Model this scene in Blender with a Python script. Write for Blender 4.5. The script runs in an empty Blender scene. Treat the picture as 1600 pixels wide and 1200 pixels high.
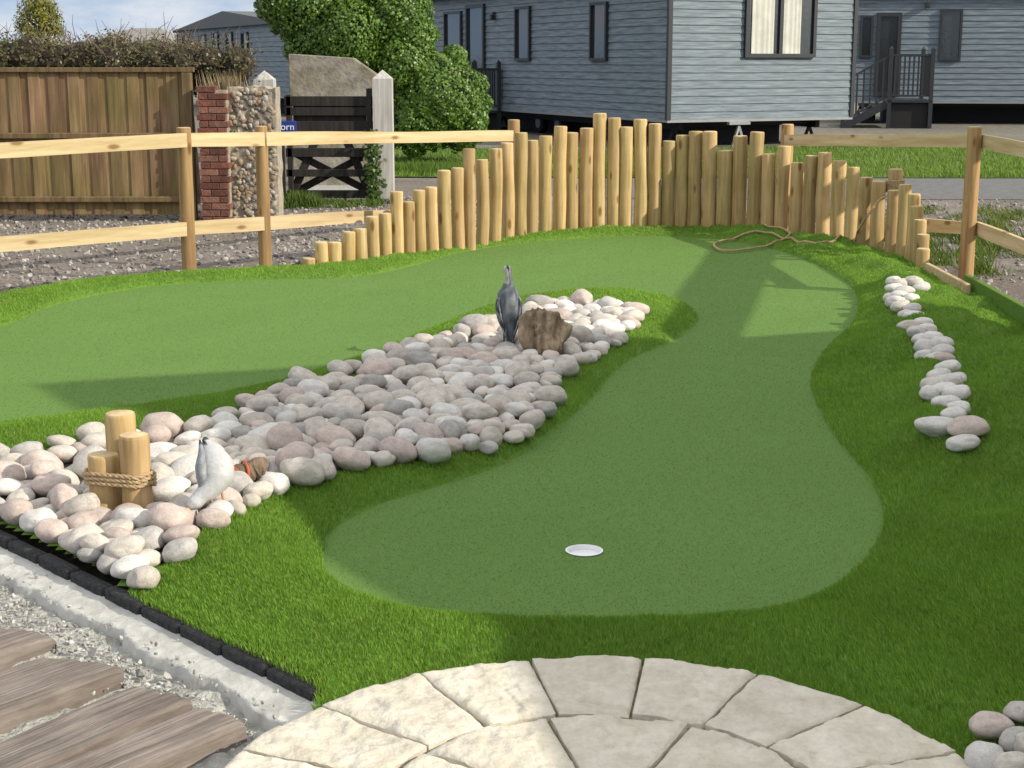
import bpy, bmesh, math, random
import numpy as np
from mathutils import Vector, Matrix, noise as mn
random.seed(7); rng = np.random.default_rng(7)
SC = bpy.context.scene; COL = SC.collection
H = 1.6; FL = 2400.0; P = math.radians(11.88); cp, sp = math.cos(P), math.sin(P)
G0 = -0.12
R = math.radians
# ------------------------------------------------------------------ measuring helpers (photo survey -> metres)
def ray(u, v):
    a = (u-800)/FL; b = (600-v)/FL
    return Vector((a, cp+b*sp, -sp+b*cp))
def gp(u, v, z=0.0):
    d = ray(u, v); t = (z-H)/d.z
    return (d.x*t, d.y*t)
def at(u, v, Y):
    d = ray(u, v); t = Y/d.y
    return Vector((d.x*t, Y, H+d.z*t))
def wall_hit(u, v, C, th, plane):
    X = Vector((math.cos(th), math.sin(th), 0)); Y = Vector((-math.sin(th), math.cos(th), 0))
    d = ray(u, v); o = Vector((-C[0], -C[1], H))
    n, s = (Y, X) if plane == 'end' else (X, Y)
    t = -o.dot(n)/d.dot(n); q = o+d*t
    return q.dot(s), q.z
# ------------------------------------------------------------------ object helpers
def tag(o, label=None, cat=None, group=None, kind=None):
    if label: o['label'] = label
    if cat: o['category'] = cat
    if group: o['group'] = group
    if kind: o['kind'] = kind
    return o
def thing(name, label, cat, loc=(0,0,0), rz=0, group=None):
    o = bpy.data.objects.new(name, None); COL.objects.link(o)
    o.empty_display_size = 0.1
    o.location = loc; o.rotation_euler = (0,0,rz)
    return tag(o, label, cat, group)
class MB:
    def __init__(s): s.v=[]; s.f=[]; s.m=[]; s.c=[]
    def add(s, vs, fs, mi=0, col=None):
        o = len(s.v); s.v += [tuple(x) for x in vs]; s.f += [[i+o for i in f] for f in fs]; s.m += [mi]*len(fs)
        s.c += [col or (1,1,1)]*len(vs)
    def box(s, c, d, M=None, mi=0, col=None):
        vs = []
        for x in (-.5,.5):
            for y in (-.5,.5):
                for z in (-.5,.5):
                    p = Vector((x*d[0], y*d[1], z*d[2]))
                    if M is not None: p = M @ p
                    vs.append(p+Vector(c))
        s.add(vs, [(0,1,3,2),(4,6,7,5),(0,4,5,1),(2,3,7,6),(0,2,6,4),(1,5,7,3)], mi, col)
    def span(s, x0,x1,y0,y1,z0,z1, mi=0, col=None):
        s.box(((x0+x1)/2,(y0+y1)/2,(z0+z1)/2), (abs(x1-x0),abs(y1-y0),abs(z1-z0)), None, mi, col)
    def beam(s, p0, p1, w, h, mi=0, col=None):
        p0=Vector(p0); p1=Vector(p1); d=p1-p0; L=d.length; x=d/L
        up=Vector((0,0,1)) if abs(x.z)<.95 else Vector((0,1,0))
        y=up.cross(x).normalized(); z=x.cross(y)
        M=Matrix((x,y,z)).transposed()
        s.box((p0+p1)/2,(L,w,h),M,mi,col)
    def tube(s, pts, rads, n=12, mi=0, capmi=None, ref=None, colf=None, cap=True):
        pts=[Vector(p) for p in pts]; o=len(s.v); N=len(pts); side=None
        for i,p in enumerate(pts):
            t=(pts[min(i+1,N-1)]-pts[max(i-1,0)]).normalized()
            r0=Vector(ref) if ref is not None else (side if side is not None else (Vector((1,0,0)) if abs(t.x)<.9 else Vector((0,1,0))))
            side=(r0-t*r0.dot(t)).normalized(); oth=t.cross(side)
            r=rads[i] if hasattr(rads,'__len__') else rads
            ra,rb=r if hasattr(r,'__len__') else (r,r)
            for k in range(n):
                a=2*math.pi*k/n
                s.v.append(tuple(p+side*(ra*math.cos(a))+oth*(rb*math.sin(a))))
                s.c.append(colf(i/(N-1),a) if colf else (1,1,1))
        for i in range(N-1):
            for k in range(n):
                s.f.append([o+i*n+k,o+i*n+(k+1)%n,o+(i+1)*n+(k+1)%n,o+(i+1)*n+k]); s.m.append(mi)
        if cap:
            s.f.append([o+k for k in range(n)][::-1]); s.m.append(mi)
            s.f.append([o+(N-1)*n+k for k in range(n)]); s.m.append(mi if capmi is None else capmi)
    def build(s, name, mats, parent=None, smooth=False, bevel=0, loc=None, seg=1):
        me=bpy.data.meshes.new(name); me.from_pydata(s.v,[],s.f)
        if not isinstance(mats,(list,tuple)): mats=[mats]
        for m in mats: me.materials.append(m)
        me.polygons.foreach_set('material_index', s.m)
        a=me.attributes.new('Col','FLOAT_COLOR','POINT')
        a.data.foreach_set('color',[q for c in s.c for q in (c[0],c[1],c[2],1.0)])
        if bevel:
            bm=bmesh.new(); bm.from_mesh(me)
            bmesh.ops.bevel(bm,geom=bm.edges[:],offset=bevel,segments=seg,affect='EDGES',clamp_overlap=True)
            bm.to_mesh(me); bm.free()
        if smooth:
            me.polygons.foreach_set('use_smooth',[True]*len(me.polygons))
            try: me.set_sharp_from_angle(angle=R(42))
            except Exception: pass
        me.update()
        o=bpy.data.objects.new(name,me); COL.objects.link(o)
        if parent: o.parent=parent
        if loc is not None: o.location=loc
        return o
def polys(name, V, mat, cols=None, parent=None):
    """V: (N,k,3) numpy -> one k-gon each"""
    N,k,_=V.shape
    me=bpy.data.meshes.new(name)
    me.vertices.add(N*k); me.vertices.foreach_set('co',V.astype(np.float32).ravel())
    me.loops.add(N*k); me.loops.foreach_set('vertex_index',np.arange(N*k,dtype=np.int32))
    me.polygons.add(N); me.polygons.foreach_set('loop_start',np.arange(0,N*k,k,dtype=np.int32))
    me.update(calc_edges=True)
    if cols is None: cols=np.ones((N,3))
    c=np.ones((N*k,4),np.float32); c[:,:3]=np.repeat(cols,k,axis=0)
    a=me.attributes.new('Col','FLOAT_COLOR','POINT'); a.data.foreach_set('color',c.ravel())
    me.materials.append(mat)
    o=bpy.data.objects.new(name,me); COL.objects.link(o)
    if parent: o.parent=parent
    return o
def catmull(pts, sub=6, closed=True):
    pts=[np.array(p,float) for p in pts]; n=len(pts); out=[]
    rngs=range(n) if closed else range(n-1)
    for i in rngs:
        if closed: p0,p1,p2,p3=pts[i-1],pts[i],pts[(i+1)%n],pts[(i+2)%n]
        else: p0,p1,p2,p3=pts[max(i-1,0)],pts[i],pts[i+1],pts[min(i+2,n-1)]
        for j in range(sub):
            t=j/sub
            out.append(.5*((2*p1)+(-p0+p2)*t+(2*p0-5*p1+4*p2-p3)*t*t+(-p0+3*p1-3*p2+p3)*t**3))
    if not closed: out.append(pts[-1])
    return np.array(out)
def sdf(px, py, poly):
    d2=np.full(px.shape,1e9); ins=np.zeros(px.shape,bool)
    for i in range(len(poly)):
        a=poly[i-1]; b=poly[i]; e=b-a; L=e.dot(e)+1e-12
        wx=px-a[0]; wy=py-a[1]; t=np.clip((wx*e[0]+wy*e[1])/L,0,1)
        d2=np.minimum(d2,(wx-e[0]*t)**2+(wy-e[1]*t)**2)
        c=(a[1]>py)!=(b[1]>py)
        if abs(e[1])>1e-12: ins^= c&(px<a[0]+(py-a[1])*e[0]/e[1])
    d=np.sqrt(d2); return np.where(ins,-d,d)
def linedist(px,py,line):
    d2=np.full(px.shape,1e9)
    for i in range(1,len(line)):
        a=line[i-1]; b=line[i]; e=b-a; L=e.dot(e)+1e-12
        wx=px-a[0]; wy=py-a[1]; t=np.clip((wx*e[0]+wy*e[1])/L,0,1)
        d2=np.minimum(d2,(wx-e[0]*t)**2+(wy-e[1]*t)**2)
    return np.sqrt(d2)
def sm(x): x=np.clip(x,0,1); return x*x*(3-2*x)
def wob(x,y,f=1.0,s=0.0):
    return (np.sin(x*2.1*f+1.3+s)*np.sin(y*1.7*f+.4+s*2)+.6*np.sin(x*4.3*f+y*3.1*f+s)+.4*np.sin(x*7.7*f-y*6.1*f+2+s))/2
# ------------------------------------------------------------------ materials
def nmat(name, c1, c2, scale=5, rough=.8, bump=.2, bscale=None, stretch=(1,1,1), detail=6, lo=.35, hi=.65,
         rnd=0.0, attr=False, spec=.3, speck=None, bdist=.02, big=None, hue=0.0):
    m=bpy.data.materials.new(name); m.use_nodes=True; nt=m.node_tree; N=nt.nodes; L=nt.links
    bs=N['Principled BSDF']; bs.inputs['Roughness'].default_value=rough
    bs.inputs['Specular IOR Level'].default_value=spec
    tc=N.new('ShaderNodeTexCoord'); mp=N.new('ShaderNodeMapping'); mp.inputs['Scale'].default_value=stretch
    L.new(tc.outputs['Object'],mp.inputs['Vector'])
    vec=mp.outputs['Vector']
    if rnd:
        oi=N.new('ShaderNodeObjectInfo'); ad=N.new('ShaderNodeVectorMath'); ad.operation='MULTIPLY_ADD'
        cb=N.new('ShaderNodeCombineXYZ')
        for k in range(3): L.new(oi.outputs['Random'],cb.inputs[k])
        ad.inputs[1].default_value=(37,53,71); L.new(cb.outputs[0],ad.inputs[0]); L.new(vec,ad.inputs[2]); vec=ad.outputs[0]
    no=N.new('ShaderNodeTexNoise'); no.inputs['Scale'].default_value=scale; no.inputs['Detail'].default_value=detail
    no.inputs['Roughness'].default_value=.65
    L.new(vec,no.inputs['Vector'])
    rp=N.new('ShaderNodeValToRGB'); rp.color_ramp.elements[0].position=lo; rp.color_ramp.elements[1].position=hi
    rp.color_ramp.elements[0].color=(*c1,1); rp.color_ramp.elements[1].color=(*c2,1)
    L.new(no.outputs['Fac'],rp.inputs['Fac']); out=rp.outputs['Color']
    def mul(a,b,f=1.0):
        x=N.new('ShaderNodeMix'); x.data_type='RGBA'; x.blend_type='MULTIPLY'; x.inputs[0].default_value=f
        L.new(a,x.inputs[6]); L.new(b,x.inputs[7]); return x.outputs[2]
    if speck:   # (scale, low value)
        n2=N.new('ShaderNodeTexNoise'); n2.inputs['Scale'].default_value=speck[0]; n2.inputs['Detail'].default_value=3
        L.new(vec,n2.inputs['Vector'])
        r2=N.new('ShaderNodeValToRGB'); r2.color_ramp.elements[0].position=.33; r2.color_ramp.elements[1].position=.55
        r2.color_ramp.elements[0].color=(speck[1],)*3+(1,); L.new(n2.outputs['Fac'],r2.inputs['Fac'])
        out=mul(out,r2.outputs['Color'])
    if big:     # (scale, tint rgb)
        n3=N.new('ShaderNodeTexNoise'); n3.inputs['Scale'].default_value=big[0]; n3.inputs['Detail'].default_value=4
        L.new(tc.outputs['Object'],n3.inputs['Vector'])
        r3=N.new('ShaderNodeValToRGB'); r3.color_ramp.elements[0].position=.38; r3.color_ramp.elements[1].position=.62
        r3.color_ramp.elements[0].color=(*big[1],1); r3.color_ramp.elements[1].color=(1,1,1,1); L.new(n3.outputs['Fac'],r3.inputs['Fac'])
        out=mul(out,r3.outputs['Color'])
    if rnd:
        hs=N.new('ShaderNodeHueSaturation'); mr=N.new('ShaderNodeMapRange')
        mr.inputs['To Min'].default_value=1-rnd; mr.inputs['To Max'].default_value=1+rnd
        L.new(oi.outputs['Random'],mr.inputs['Value']); L.new(mr.outputs['Result'],hs.inputs['Value']); L.new(out,hs.inputs['Color']); out=hs.outputs['Color']
        if hue:
            f1=N.new('ShaderNodeMath'); f1.operation='MULTIPLY'; f1.inputs[1].default_value=17.31; L.new(oi.outputs['Random'],f1.inputs[0])
            f2=N.new('ShaderNodeMath'); f2.operation='FRACT'; L.new(f1.outputs[0],f2.inputs[0])
            h2=N.new('ShaderNodeMapRange'); h2.inputs['To Min'].default_value=.5-hue; h2.inputs['To Max'].default_value=.5+hue*.6; L.new(f2.outputs[0],h2.inputs['Value']); L.new(h2.outputs['Result'],hs.inputs['Hue'])
    if attr:
        at_=N.new('ShaderNodeAttribute'); at_.attribute_name='Col'; out=mul(out,at_.outputs['Color'])
    L.new(out,bs.inputs['Base Color'])
    if bump:
        nb=N.new('ShaderNodeTexNoise'); nb.inputs['Scale'].default_value=bscale or scale*2; nb.inputs['Detail'].default_value=5
        L.new(vec,nb.inputs['Vector'])
        bp=N.new('ShaderNodeBump'); bp.inputs['Strength'].default_value=bump; bp.inputs['Distance'].default_value=bdist
        L.new(nb.outputs['Fac'],bp.inputs['Height']); L.new(bp.outputs['Normal'],bs.inputs['Normal'])
    return m
def leafmat(name, tint=(1,1,1), trans=.3, rough=.5, spec=.3):
    m=bpy.data.materials.new(name); m.use_nodes=True; nt=m.node_tree; N=nt.nodes; L=nt.links
    bs=N['Principled BSDF']; bs.inputs['Roughness'].default_value=rough; bs.inputs['Specular IOR Level'].default_value=spec
    a=N.new('ShaderNodeAttribute'); a.attribute_name='Col'
    x=N.new('ShaderNodeMix'); x.data_type='RGBA'; x.blend_type='MULTIPLY'; x.inputs[0].default_value=1
    x.inputs[7].default_value=(*tint,1); L.new(a.outputs['Color'],x.inputs[6]); L.new(x.outputs[2],bs.inputs['Base Color'])
    tr=N.new('ShaderNodeBsdfTranslucent'); L.new(x.outputs[2],tr.inputs['Color'])
    ms=N.new('ShaderNodeMixShader'); ms.inputs[0].default_value=trans
    L.new(bs.outputs[0],ms.inputs[1]); L.new(tr.outputs[0],ms.inputs[2]); L.new(ms.outputs[0],N['Material Output'].inputs['Surface'])
    return m
def wood(name, c1, c2, rnd=.12, knot=True, ax=2, bump=.25, sc=1.0, grey=None, hue=0.0):
    st=[14*sc]*3; st[ax]=.9*sc
    m=nmat(name,c1,c2,scale=1.6,rough=.75,bump=bump,bscale=3.0,stretch=st,rnd=rnd,bdist=.006,big=(3.0,grey) if grey else None,hue=hue)
    if knot:
        nt=m.node_tree; N=nt.nodes; L=nt.links; bs=N['Principled BSDF']
        src=bs.inputs['Base Color'].links[0].from_socket
        tc=N.new('ShaderNodeTexCoord'); mp=N.new('ShaderNodeMapping'); s2=[9*sc]*3; s2[ax]=3.2*sc; mp.inputs['Scale'].default_value=s2
        oi=N.new('ShaderNodeObjectInfo'); ad=N.new('ShaderNodeVectorMath'); ad.operation='ADD'
        mm=N.new('ShaderNodeMath'); mm.operation='MULTIPLY'; mm.inputs[1].default_value=31; L.new(oi.outputs['Random'],mm.inputs[0])
        L.new(tc.outputs['Object'],mp.inputs['Vector']); L.new(mp.outputs[0],ad.inputs[0]); L.new(mm.outputs[0],ad.inputs[1])
        vo=N.new('ShaderNodeTexVoronoi'); vo.inputs['Scale'].default_value=1.0; L.new(ad.outputs[0],vo.inputs['Vector'])
        rp=N.new('ShaderNodeValToRGB'); rp.color_ramp.elements[0].position=.10; rp.color_ramp.elements[1].position=.20
        rp.color_ramp.elements[0].color=(.48,.36,.26,1); rp.color_ramp.elements[1].color=(1,1,1,1); L.new(vo.outputs['Distance'],rp.inputs['Fac'])
        x=N.new('ShaderNodeMix'); x.data_type='RGBA'; x.blend_type='MULTIPLY'; x.inputs[0].default_value=1
        L.new(src,x.inputs[6]); L.new(rp.outputs[0],x.inputs[7]); L.new(x.outputs[2],bs.inputs['Base Color'])
    return m
def flat(name,c,rough=.6,spec=.4,metal=0):
    m=nmat(name,tuple(q*.88 for q in c),c,scale=6,rough=rough,bump=.05,spec=spec); m.node_tree.nodes['Principled BSDF'].inputs['Metallic'].default_value=metal
    return m
M_log=wood('peeled_log',(.37,.25,.108),(.595,.44,.228),rnd=.17,grey=(.84,.85,.77),hue=.010,bump=.4)
M_end=nmat('log_end',(.48,.36,.20),(.62,.49,.30),scale=30,rough=.8,bump=.2)
M_rail=wood('rail_timber',(.42,.31,.155),(.60,.48,.29),rnd=.08,ax=0,sc=.9,bump=.35)
M_post=wood('post_timber',(.25,.15,.065),(.41,.275,.125),rnd=.1)
M_rope=nmat('rope_fibre',(.33,.23,.12),(.52,.39,.23),scale=60,rough=.9,bump=.4,bscale=140)
M_oldfence=wood('old_fence_boards',(.11,.068,.038),(.21,.14,.078),rnd=0,knot=False,grey=(.78,.92,.66))
M_blade=leafmat('turf_blade',trans=.38,rough=.55,spec=.2)
M_leaf=leafmat('leaf',trans=.25,rough=.42,spec=.45)
M_turf=nmat('turf_base',(.08,.165,.018),(.12,.225,.028),scale=40,rough=.9,bump=.4,bscale=200)
M_green=nmat('putting_green_pile',(.104,.194,.050),(.142,.240,.064),scale=300,rough=.9,bump=.3,bscale=420,detail=4,bdist=.006,big=(1.1,(.95,.96,.93)),spec=.1)
M_bed=nmat('stone_bed_fill',(.07,.063,.055),(.15,.138,.122),scale=30,rough=.95,bump=.6,bscale=60)
M_gravel=nmat('gravel',(.11,.096,.084),(.29,.255,.225),scale=26,rough=.95,bump=.8,bscale=40,detail=4,big=(.7,(.72,.7,.66)))
M_ground=nmat('ground_soil',(.13,.12,.10),(.22,.205,.18),scale=6,rough=.95,bump=.5,bscale=30,big=(.15,(.8,.82,.76)))
M_road=nmat('tarmac',(.12,.12,.122),(.17,.168,.165),scale=8,rough=.9,bump=.3,bscale=90,speck=(120,.8))
M_lawn=nmat('lawn_soil',(.06,.11,.022),(.10,.17,.04),scale=3,rough=.95,bump=.4)
M_conc=nmat('mortar_haunch',(.40,.40,.375),(.55,.55,.525),scale=9,rough=.95,bump=.45,bscale=30,bdist=.015,speck=(5,.85))
M_rub=nmat('rubble_dust',(.27,.27,.245),(.46,.46,.43),scale=20,rough=.95,bump=.8,bscale=50,bdist=.03)
M_black=nmat('black_edging',(.018,.018,.020),(.05,.05,.052),scale=40,rough=.85,bump=.5,bscale=90)
M_plank=nmat('weathered_plank',(.150,.126,.110),(.27,.235,.21),scale=1.5,rough=.9,bump=.7,bscale=2.5,stretch=(1.8,30,10),rnd=.16,bdist=.02,big=(6,(.74,.73,.72)),detail=10)
M_slab=nmat('riven_slab',(.51,.47,.38),(.645,.605,.515),scale=11,rough=.85,bump=.7,bscale=17,rnd=.05,bdist=.03,speck=(45,.92))
M_joint=nmat('joint_mortar',(.14,.12,.095),(.32,.28,.21),scale=25,rough=.95,bump=.4)
M_white=flat('white_plastic',(.84,.86,.88),.4)
M_brick=nmat('brick',(.70,.70,.70),(1,1,1),scale=16,rough=.95,bump=.5,bscale=45,attr=True,speck=(9,.7))
M_flint=nmat('flint',(.7,.7,.7),(1,1,1),scale=25,rough=.7,bump=.4,attr=True)
M_mort=nmat('lime_mortar',(.25,.215,.165),(.38,.34,.27),scale=12,rough=.95,bump=.7)
M_whitewood=wood('white_weathered_post',(.33,.32,.30),(.54,.53,.51),rnd=0,knot=False)
M_lich=nmat('lichen_concrete',(.17,.155,.135),(.36,.34,.30),scale=5,rough=.95,bump=.6,bscale=20,big=(3,(.75,.72,.6)))
M_gate=wood('black_gate_timber',(.012,.011,.010),(.035,.032,.029),rnd=0,knot=False)
M_blue=flat('sign_blue',(.02,.05,.28),.4)
M_side=nmat('grey_cladding',(.070,.094,.122),(.235,.287,.330),scale=1.5,rough=.6,bump=.2,stretch=(1.1,1.1,17),lo=.25,hi=.70,detail=9,speck=(2.0,.74))
M_char=flat('charcoal_trim',(.028,.032,.038),.45)
M_roof=flat('roof_sheet',(.09,.10,.11),.6)
M_dark=flat('chassis_dark',(.012,.012,.013),.7)
M_steel=flat('galvanised',(.28,.29,.30),.5,metal=.4)
M_cloth=nmat('curtain_cloth',(.46,.46,.41),(.58,.58,.53),scale=3,rough=.9,bump=.05)
M_glass=flat('dark_glass',(.03,.037,.042),.06,.8)
M_bark=nmat('driftwood',(.20,.138,.088),(.47,.36,.25),scale=6,rough=.9,bump=.9,bscale=12,stretch=(2.6,2.6,.9),bdist=.03,speck=(9,.55))
M_bird=nmat('painted_bird',(.85,.85,.85),(1,1,1),scale=50,rough=.5,bump=.15,bscale=90,attr=True)
M_orange=flat('orange_strap',(.42,.085,.025),.6)
M_houseroof=nmat('house_roof',(.17,.165,.16),(.26,.25,.24),scale=6,rough=.9,bump=.3)
M_cream=flat('render_wall',(.5,.48,.43),.9)
M_bark2=nmat('bark',(.10,.07,.048),(.22,.165,.115),scale=9,rough=.95,bump=.8,stretch=(3,3,.8))
PEB={}
for nm,(a,b) in dict(cream=((.42,.385,.338),(.59,.55,.495)),white=((.54,.522,.492),(.69,.67,.64)),pinkish=((.42,.345,.312),(.57,.487,.443)),grey=((.325,.312,.296),(.46,.445,.425))).items():
    PEB[nm]=nmat(nm+'_cobble',a,b,scale=2.0,rough=.78,bump=.16,bscale=9,rnd=.13,detail=8,speck=(14,.80),bdist=.04)
# ------------------------------------------------------------------ camera, sun, sky
cam=bpy.data.cameras.new('Camera'); co=bpy.data.objects.new('Camera',cam); COL.objects.link(co)
co.location=(0,0,H); co.rotation_euler=(math.pi/2-P,0,0); cam.sensor_width=36; cam.lens=36*FL/1600; cam.clip_end=3000; cam.clip_start=.05
SC.camera=co
ELEV=R(28); hd=Vector((.93,-.37,0)).normalized()
S=Vector((hd.x*math.cos(ELEV),hd.y*math.cos(ELEV),math.sin(ELEV)))
sun=bpy.data.lights.new('Sun','SUN'); so=bpy.data.objects.new('Sun',sun); COL.objects.link(so)
sun.energy=5.0; sun.angle=R(.5); sun.color=(1,.91,.76); so.rotation_euler=(-S).to_track_quat('-Z','Y').to_euler(); so.location=(20,-8,20)
w=bpy.data.worlds.new('World'); SC.world=w; w.use_nodes=True; nt=w.node_tree; N=nt.nodes; L=nt.links
bg=N['Background']; bg.inputs['Strength'].default_value=.15
sky=N.new('ShaderNodeTexSky'); sky.sky_type='NISHITA'; sky.sun_disc=False; sky.sun_elevation=ELEV; sky.sun_rotation=math.atan2(S.x,S.y)
tc=N.new('ShaderNodeTexCoord'); va=N.new('ShaderNodeVectorMath'); va.operation='ADD'; va.inputs[1].default_value=(0,0,.22)
vn=N.new('ShaderNodeVectorMath'); vn.operation='NORMALIZE'
L.new(tc.outputs['Generated'],va.inputs[0]); L.new(va.outputs[0],vn.inputs[0]); L.new(vn.outputs[0],sky.inputs['Vector'])
mp=N.new('ShaderNodeMapping'); mp.inputs['Scale'].default_value=(3,3,9); L.new(tc.outputs['Generated'],mp.inputs['Vector'])
cn=N.new('ShaderNodeTexNoise'); cn.inputs['Scale'].default_value=2.2; cn.inputs['Detail'].default_value=7; cn.inputs['Roughness'].default_value=.6
L.new(mp.outputs[0],cn.inputs['Vector'])
sx=N.new('ShaderNodeSeparateXYZ'); L.new(tc.outputs['Generated'],sx.inputs[0])
m1=N.new('ShaderNodeMapRange'); m1.inputs['From Min'].default_value=.05; m1.inputs['From Max'].default_value=.5; m1.inputs['To Min'].default_value=0; m1.inputs['To Max'].default_value=.14
L.new(sx.outputs['Z'],m1.inputs['Value']); ma=N.new('ShaderNodeMath'); ma.operation='ADD'; L.new(cn.outputs['Fac'],ma.inputs[0]); L.new(m1.outputs['Result'],ma.inputs[1])
cr=N.new('ShaderNodeValToRGB'); cr.color_ramp.elements[0].position=.43; cr.color_ramp.elements[1].position=.66; L.new(ma.outputs[0],cr.inputs['Fac'])
m2=N.new('ShaderNodeMapRange'); m2.inputs['From Min'].default_value=.03; m2.inputs['From Max'].default_value=.4; L.new(sx.outputs['Z'],m2.inputs['Value'])
cc=N.new('ShaderNodeMix'); cc.data_type='RGBA'; cc.inputs[6].default_value=(4.9,5.2,5.7,1); cc.inputs[7].default_value=(8.6,8.5,8.3,1); L.new(m2.outputs['Result'],cc.inputs[0])
mx=N.new('ShaderNodeMix'); mx.data_type='RGBA'; L.new(cc.outputs[2],mx.inputs[7])
L.new(cr.outputs[0],mx.inputs[0]); L.new(sky.outputs[0],mx.inputs[6]); L.new(mx.outputs[2],bg.inputs['Color'])
SC.view_settings.view_transform='Standard'; SC.view_settings.look='None'; SC.view_settings.exposure=0
# ------------------------------------------------------------------ ground sheets
def sheet(name,pts,z,mat,sub=None):
    b=MB(); b.add([(x,y,z) for x,y in pts],[list(range(len(pts)))]); o=b.build(name,mat); return tag(o,kind='structure')
sheet('ground',[(-900,-300),(900,-300),(900,1500),(-900,1500)],G0-.005,M_ground)
sheet('gravel_yard',[(-9,9.3),(-1.5,11),(6.5,11),(7,19.4),(1.2,20),(-.4,22.6),(-9,24)],G0+.002,M_gravel)
sheet('road',[(.6,19.6),(40,18.6),(40,22.6),(.2,23.1)],G0+.008,M_road)
LAWN=[(-2.6,23.3),(13,22.9),(30,22.6),(30,34),(8.5,33),(3.2,30.2),(-2.6,31)]
sheet('lawn',LAWN,G0+.014,M_lawn)
# ------------------------------------------------------------------ outlines of green, stone bed and turf
GREEN_PX=[(505,880),(520,828),(590,790),(690,759),(785,724),(868,670),(925,622),(952,588),(988,560),(1042,537),(1080,512),(1090,494),(1060,474),(1000,462),(930,460),(850,464),(770,480),(690,512),(610,544),(540,571),(450,599),(330,626),(150,651),(0,672),(-160,688),
 (-200,560),(-90,530),(0,513),(100,472),(240,447),(400,438),(545,434),(640,416),(740,391),(870,375),(980,369),(1100,372),(1200,387),(1280,415),(1330,448),(1341,480),(1328,512),(1288,552),(1268,592),(1276,632),(1310,690),(1355,742),(1378,790),(1378,832),(1350,882),(1290,930),(1200,962),(1080,974),(900,978),(750,973),(640,960),(560,935),(520,908)]
GREEN=catmull([gp(u,v) for u,v in GREEN_PX],5)
BED_PX=[(-120,835),(0,885),(60,912),(130,928),(195,945),(238,914),(292,888),(335,853),(395,816),(440,786),(530,754),(625,736),(715,718),(792,702),(838,672),(872,645),(876,614),(914,576),(985,532),(1008,510),(1000,494),(930,486),(860,486),(800,504),(740,522),(690,537),(620,562),(540,592),(430,622),(370,652),(280,680),(200,695),(110,709),(30,722),(-60,732),(-200,742)]
BED=catmull([gp(u,v,.05) for u,v in BED_PX],4)
E0=np.array((-1.76,5.06)); E1=np.array((-.5,3.73)); ed=(E1-E0)/np.linalg.norm(E1-E0); en=np.array((ed[1],-ed[0]))  # en: out to lower left
if en[0]>0: en=-en
CC=np.array((.200,2.995)); CR=.882
OUT=[tuple(E0-ed*3.2+en*-.0),tuple(E1+ed*.05),(-.45,2.6),(3.1,2.0),(3.1,7.5),(3.05,8.9),gp(1560,468,.05),gp(1515,440,.05),gp(1505,458,.05),gp(1452,425,.03),gp(1425,408,.02),gp(1350,388,.02),gp(1250,369,.02),gp(1110,358,.02),gp(950,356,.02),gp(830,366,.02),gp(700,386,.02),gp(480,418,.02),gp(300,427,.02),gp(130,440,.02),gp(0,464,.02),gp(-180,500,.02)]
OUT=np.array(OUT)
ROW_PX=[(1395,437),(1416,430),(1398,449),(1428,436),(1405,461),(1424,466),(1408,476),(1416,489),(1430,494),(1444,502),(1434,517),(1457,524),(1449,538),(1472,548),(1462,562),(1482,574),(1468,588),(1476,606),(1494,612),(1480,628),(1496,634),(1490,646),(1466,664),(1512,664),(1506,686),
 (1440,447),(1392,462),(1470,535),(1492,590),(1458,612),(1420,508),(1448,554),(1462,600),(1474,560),(1482,596),(1410,442),(1412,455),(1400,470),(1426,480),(1446,514),(1440,528)]
ROWL=np.array([gp(1400,440,.1),gp(1425,490,.1),gp(1465,550,.1),gp(1480,610,.1),gp(1505,685,.1)])
RES=.04; X0,X1,Y0,Y1=-4.6,3.4,2.4,15.8
gx=np.arange(X0,X1+1e-6,RES); gy=np.arange(Y0,Y1+1e-6,RES); GX,GY=np.meshgrid(gx,gy)
DG=sdf(GX,GY,GREEN); DB=sdf(GX,GY,BED); DO=sdf(GX,GY,OUT); DC=np.hypot(GX-CC[0],GY-CC[1])-CR
DR=linedist(GX,GY,ROWL)
inset=sm((-DO)/.40)*sm(DC/.45)
ZF=np.where(DG<0,np.clip(DG,-.06,0)*.8,.012+.024*sm(DG/.06)*sm(DC/.2)+.054*sm(DG/.40)*inset*(.85+.30*wob(GX,GY,1.3)))
rightw=sm((GX-1.3)/.6)*sm(DG/.3)*sm(DC/.6)*sm(-DO/.1)
ZF+=np.where(DG>0,rightw*(.062*wob(GX,GY,2.6,1.0)+.070*np.exp(-(DR/.26)**2)),0)
ZF+=np.where(DG>0,.010*sm(DG/.1)*wob(GX,GY,6,2.),0)
ZG=.006*wob(GX,GY,.9)
ZF=np.where(DG>0,np.maximum(ZF,ZG+.006),ZF)
ZF=np.where(DB<0,ZF*(1-sm(-DB/.25))+.050*sm(-DB/.25),ZF)
def lut(A,x,y):
    fx=np.clip((np.asarray(x)-X0)/RES,0,A.shape[1]-1.001); fy=np.clip((np.asarray(y)-Y0)/RES,0,A.shape[0]-1.001)
    i=fx.astype(int); j=fy.astype(int); a=fx-i; b=fy-j
    return (A[j,i]*(1-a)+A[j,i+1]*a)*(1-b)+(A[j+1,i]*(1-a)+A[j+1,i+1]*a)*b
def tz(x,y): return float(lut(ZF,x,y))
def on_turf(u,v,up=.03):
    z=.08
    for _ in range(6):
        x,y=gp(u,v,z); z=.5*z+.5*(tz(x,y)+up)
    return gp(u,v,z)
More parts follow.
